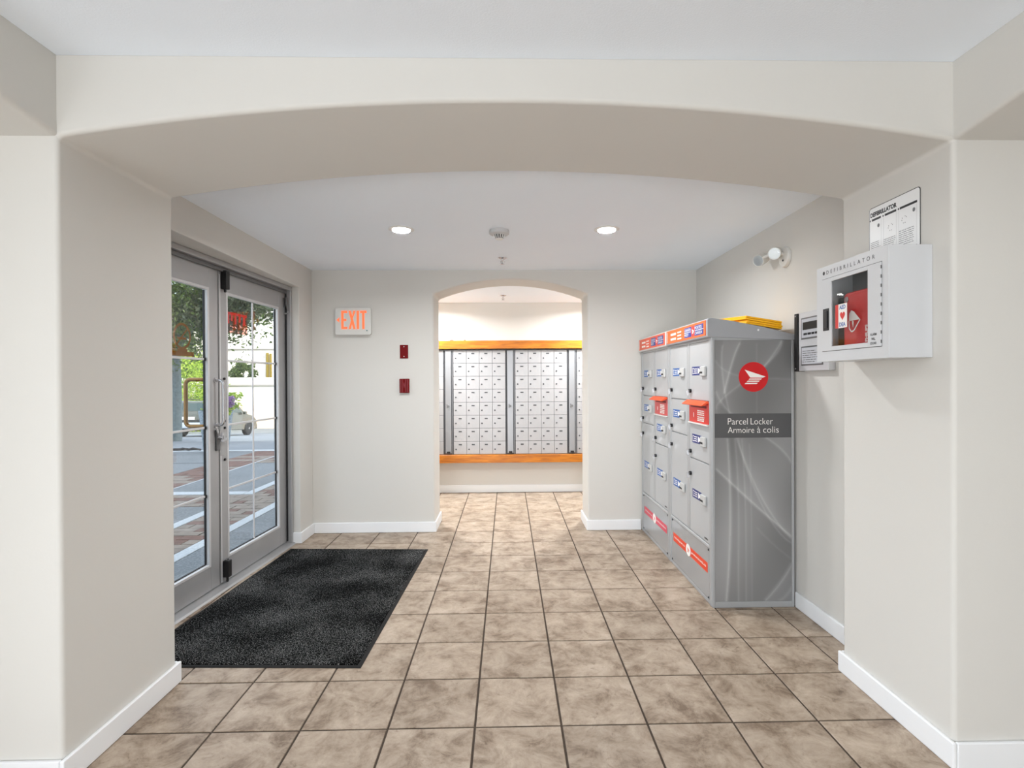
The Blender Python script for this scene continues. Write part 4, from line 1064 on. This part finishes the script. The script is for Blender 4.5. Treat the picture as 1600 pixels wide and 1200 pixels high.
leaves('overhanging_foliage', (-7.5, 14.6, 3.5), (1.25, 1.0, .85), 4200, .07, LD, t1, 2, .2)
leaves('overhanging_foliage', (-6.55, 13.9, 3.5), (.7, .7, .6), 1200, .07, LD, t1, 3, .2)
def shrub(name, c, r, n, m, label, seed, size=.09, zg=None):
    t = thing(name, label, 'shrub' if 'shrub' in name else 'tree', (c[0], c[1], zg if zg is not None else c[2]-r[2]))
    z0 = zg if zg is not None else c[2]-r[2]
    for k in range(3): obj('stem', MB().tube([(c[0]+(k-1)*.08, c[1], z0), (c[0]+(k-1)*.35*r[0], c[1], c[2]-r[2]*.2), (c[0]+(k-1)*.6*r[0], c[1], c[2]+r[2]*.3)], [.05, .035, .015], 6), M_bark, t)
    leaves('foliage', c, r, n, size, m, t, seed, .4); return t
rb = rz(31)+.02
shrub('garden_shrub', (-19.2, 32.2, .6), (2.2, .8, 2.3), 6500, LY, 'sunlit yellow-green shrub beyond the car, under the street tree', 11, .11, rb)
shrub('garden_tree', (-22.6, 36.4, 3.0), (2.6, .9, 3.6), 6000, LG, 'dark green tree behind the sunlit shrubs', 13, .14, rb)
shrub('garden_tree', (-17.9, 36.4, 1.9), (.8, .6, .9), 1500, LG, 'small tree showing above the retaining wall', 14, .12, rb)

# retaining wall and house
hs_ = thing('garden_wall', 'pale garden wall with a coping line behind the parked car', 'wall', (-15, 34.3, rb))
M_pale = mat('pale_render', (226, 220, 210), .85, bump=(40, .3))
obj('upper_wall', MB().box(-48, 34.2, -.1, -9, 34.5, 1.66), M_pale, hs_)
obj('coping', MB().box(-48, 34.12, 1.12, -9, 34.2, 1.2), mat('coping_grey', (150, 146, 140), .8), hs_)
obj('lower_wall', MB().box(-48, 34.15, rb, -9, 34.5, -.1), mat('peach_render', (232, 208, 186), .85), hs_)
ho = thing('pale_house', 'pale house with tall amber-shuttered windows beyond the garden wall', 'house', (-15, 40, rb))
obj('house_wall', MB().box(-25, 38.5, rb, -9.5, 44, 6.2), M_pale, ho)
obj('roof', MB().prism([(38.1, 6.2), (44.2, 6.2), (41.2, 7.6)], 0, -25.3, -9.2), mat('roof_grey', (150, 146, 142), .8), ho)
obj('eave_line', MB().box(-25, 38.42, 3.70, -9.5, 38.5, 3.76), mat('coping_grey', (150, 146, 140), .8), ho)
M_shut = mat('amber_shutter', (132, 112, 34), .6)
for (xa, xb, za, zb_) in ((-18.62, -18.25, 1.5, 4.3),):
    w_ = obj('window', MB().box(-17.30, 38.40, 1.45, -17.13, 38.5, 3.45).box(-17.06, 38.40, 1.45, -16.92, 38.5, 3.40), M_shut, ho, bevel=.01)
obj('window', MB().box(-20.75, 38.40, 1.2, -20.35, 38.5, 2.45), M_shut, ho, bevel=.01)

# planter with flowers
plx, ply = -5.64, 10.38
pl = thing('stone_planter', 'tapered grey granite planter standing on the sidewalk corner', 'planter', (plx, ply, 0))
M_gran = speckle_mat('granite', (92, 104, 112), (176, 188, 196), 70, rough=.8, lo=.4, hi=.62)
obj('bowl', MB().lathe((plx, ply, .002), [(.20, 0), (.21, .02), (.28, .66), (.30, .78), (.30, .80), (.26, .80), (.25, .74)], n=36), M_gran, pl, smooth=True)
obj('soil', MB().cyl((plx, ply, .73), (plx, ply, .75), .245, n=24), mat('soil', (60, 48, 38), .95), pl)
fp = thing('flowering_plant', 'bushy green plant with purple flowers growing in the granite planter', 'plant', (plx, ply, .75))
obj('stem', MB().tube([(plx, ply, .751), (plx+.02, ply, .95), (plx+.05, ply, 1.05)], [.015, .01, .006], 6), M_bark, fp)
leaves('foliage', (plx+.10, ply, .97), (.34, .30, .20), 1000, .045, LY, fp, 21, .3)
leaves('trailing_foliage', (plx+.26, ply-.12, .80), (.15, .16, .14), 300, .04, LY, fp, 22, .2)
leaves('blossoms', (plx+.33, ply-.26, 1.0), (.15, .12, .10), 420, .04, leaf_mat('blossom_purple', (128, 96, 150), (196, 160, 206), .3), fp, 23, .4)

# cars -------------------------------------------------------------
def car(name, label, loc, rot, paint, tail=(196, 30, 44)):
    t = thing(name, label, 'car', loc, rot, local=True)
    Mp = mat(name + '_paint', paint, .22, .4, coat=.6)
    # side profile, x = length (front +), z up
    L_ = [(-2.15,.42),(-2.22,.62),(-2.20,.98),(-2.08,1.08),(-1.80,1.52),(-1.55,1.60),(-.4,1.64),(.35,1.56),(1.05,1.08),(1.85,.95),(2.12,.80),(2.20,.55),(2.12,.30),
          (1.80,.26),(1.72,.48),(1.54,.64),(1.36,.68),(1.16,.64),(.98,.48),(.92,.26),(-.90,.26),(-.96,.48),(-1.14,.64),(-1.34,.68),(-1.54,.64),(-1.72,.48),(-1.78,.30)]
    bm = bmesh.new(); hw = .88
    ys = [-hw, -hw*.97, 0, hw*.97, hw]
    def narrow(z): return 1 - max(0, z-.95)*.28
    rings = []
    for y in (-1, -.93, .93, 1):
        ring = []
        for (x, z) in L_:
            k = .965 if abs(y) == 1 else 1.0
            cx_ = x*k + (0 if abs(y) < 1 else 0); ring.append(bm.verts.new((cx_, y*hw*narrow(z), .95 + (z-.95)*(k if z > .95 else 1))))
        rings.append(ring)
    n = len(L_)
    for a, b in zip(rings[:-1], rings[1:]):
        for i in range(n): bm.faces.new((a[i], a[(i+1) % n], b[(i+1) % n], b[i]))
    bm.faces.new(rings[0][::-1]); bm.faces.new(rings[-1])
    bmesh.ops.recalc_face_normals(bm, faces=bm.faces[:])
    me = bpy.data.meshes.new('body'); bm.to_mesh(me); bm.free()
    me.materials.append(Mp); obj('body', None, None, t, mesh=me, bevel=.03, seg=2)
    def side_win(s, pts, nm='side_window'):
        mb = MB(); y = lambda z: s*hw*narrow(z)
        mb.add([(x, y(z)+s*.004, z) for x, z in pts] + [(x, y(z)-s*.03, z) for x, z in pts], [tuple(range(len(pts))), tuple(range(len(pts), 2*len(pts)))[::-1]])
        obj(nm, mb, M_carglass, t)
    for s in (-1, 1):
        side_win(s, [(-.62, 1.08), (-.60, 1.50), (-.25, 1.53), (.20, 1.48), (.72, 1.10)])
        side_win(s, [(-1.35, 1.08), (-1.30, 1.46), (-.70, 1.50), (-.70, 1.08)])
        side_win(s, [(-1.85, 1.12), (-1.70, 1.40), (-1.42, 1.45), (-1.44, 1.09)])
        obj('wing_mirror', MB().box(.62, s*.90, 1.02, .78, s*1.04, 1.16), Mp, t, bevel=.03)
        obj('headlight', MB().box(1.98, s*.52, .70, 2.135, s*.84, .84), mat('headlight', (230, 232, 234), .15), t, bevel=.02)
        obj('tail_light', MB().box(-2.225, s*.60, .84, -2.02, s*.86, 1.06), mat('tail_red_' + name, tail, .25, emit=None), t, bevel=.02)
        obj('roof_rail', MB().tube([(-1.4, s*.62, 1.60), (-1.3, s*.62, 1.68), (.0, s*.62, 1.68), (.12, s*.62, 1.60)], .018, 8), M_dkmetal, t, smooth=True)
        for wx in (-1.34, 1.36):
            w = obj('wheel', MB().lathe((wx, s*.66, .335), [(.20, 0), (.31, .0), (.335, .03), (.335, .19), (.31, .215), (.24, .22)], axis=(0, s, 0), n=28), M_black, t, smooth=True)
            rim = MB().lathe((wx, s*.66, .335), [(.238, .19), (.225, .215), (.215, .20), (.06, .205), (.05, .22), (.01, .222)], axis=(0, s, 0), n=24)
            obj('rim', rim, mat('alloy', (206, 208, 210), .25, .7), w, smooth=True)
            gap = MB()
            for k in range(5):
                a = 2*math.pi*k/5 + .3
                ca_, sa_ = math.cos(a), math.sin(a); tx_, tz_ = -sa_, ca_
                pts = [(.09, -.015), (.195, -.052), (.195, .052), (.09, .015)]
                gap.add([(wx + r_*ca_ + q_*tx_, s*(.66+.2085), .335 + r_*sa_ + q_*tz_) for r_, q_ in pts], [(0,1,2,3)])
            obj('rim_opening', gap, M_black, w, kind='stuff')
    def front_pane(x0, z0, x1, z1, nm):
        a, b = .78*narrow(z0), .74*narrow(z1)
        dx, dz = x1-x0, z1-z0; L2 = math.hypot(dx, dz); nx_, nz_ = dz/L2*.008, -dx/L2*.008
        if x0 < 0: nx_, nz_ = -abs(nx_), abs(nz_)
        mb = MB().add([(x0+nx_, -a, z0+nz_), (x0+nx_, a, z0+nz_), (x1+nx_, b, z1+nz_), (x1+nx_, -b, z1+nz_), (x0-nx_*3, -a, z0-nz_*3), (x0-nx_*3, a, z0-nz_*3), (x1-nx_*3, b, z1-nz_*3), (x1-nx_*3, -b, z1-nz_*3)],
                      [(0,1,2,3), (7,6,5,4), (0,4,5,1), (1,5,6,2), (2,6,7,3), (3,7,4,0)])
        obj(nm, mb, M_carglass, t)
    front_pane(.98, 1.13, .42, 1.51, 'windscreen')
    front_pane(-2.05, 1.12, -1.84, 1.47, 'rear_window')
    obj('rear_bumper', MB().box(-2.27, -.86, .36, -2.05, .86, .62), mat('bumper_silver', (176, 184, 196), .3, .4), t, bevel=.04)
    obj('front_bumper', MB().box(2.05, -.86, .30, 2.26, .86, .56), Mp, t, bevel=.04)
    obj('number_plate', MB().box(-2.275, -.26, .74, -2.215, .26, .86), M_white, t, bevel=.004)
    obj('tailgate_panel', MB().box(-2.232, -.58, .66, -2.19, .58, .73), M_dkmetal, t, bevel=.01)
    return t
cyc = 25.3
c1 = car('parked_car', 'silver hatchback car parked facing away beyond the granite planter', (-13.75, cyc, rz(cyc)), math.pi/2, (78, 80, 72))
c1.rotation_euler = (0, math.atan(.079), math.pi/2)
c2 = car('distant_car', 'pale blue-white car farther down the street behind the tree trunk', (-21.0, 29.0, rz(29.0)), math.pi/2 + .5, (206, 214, 224))
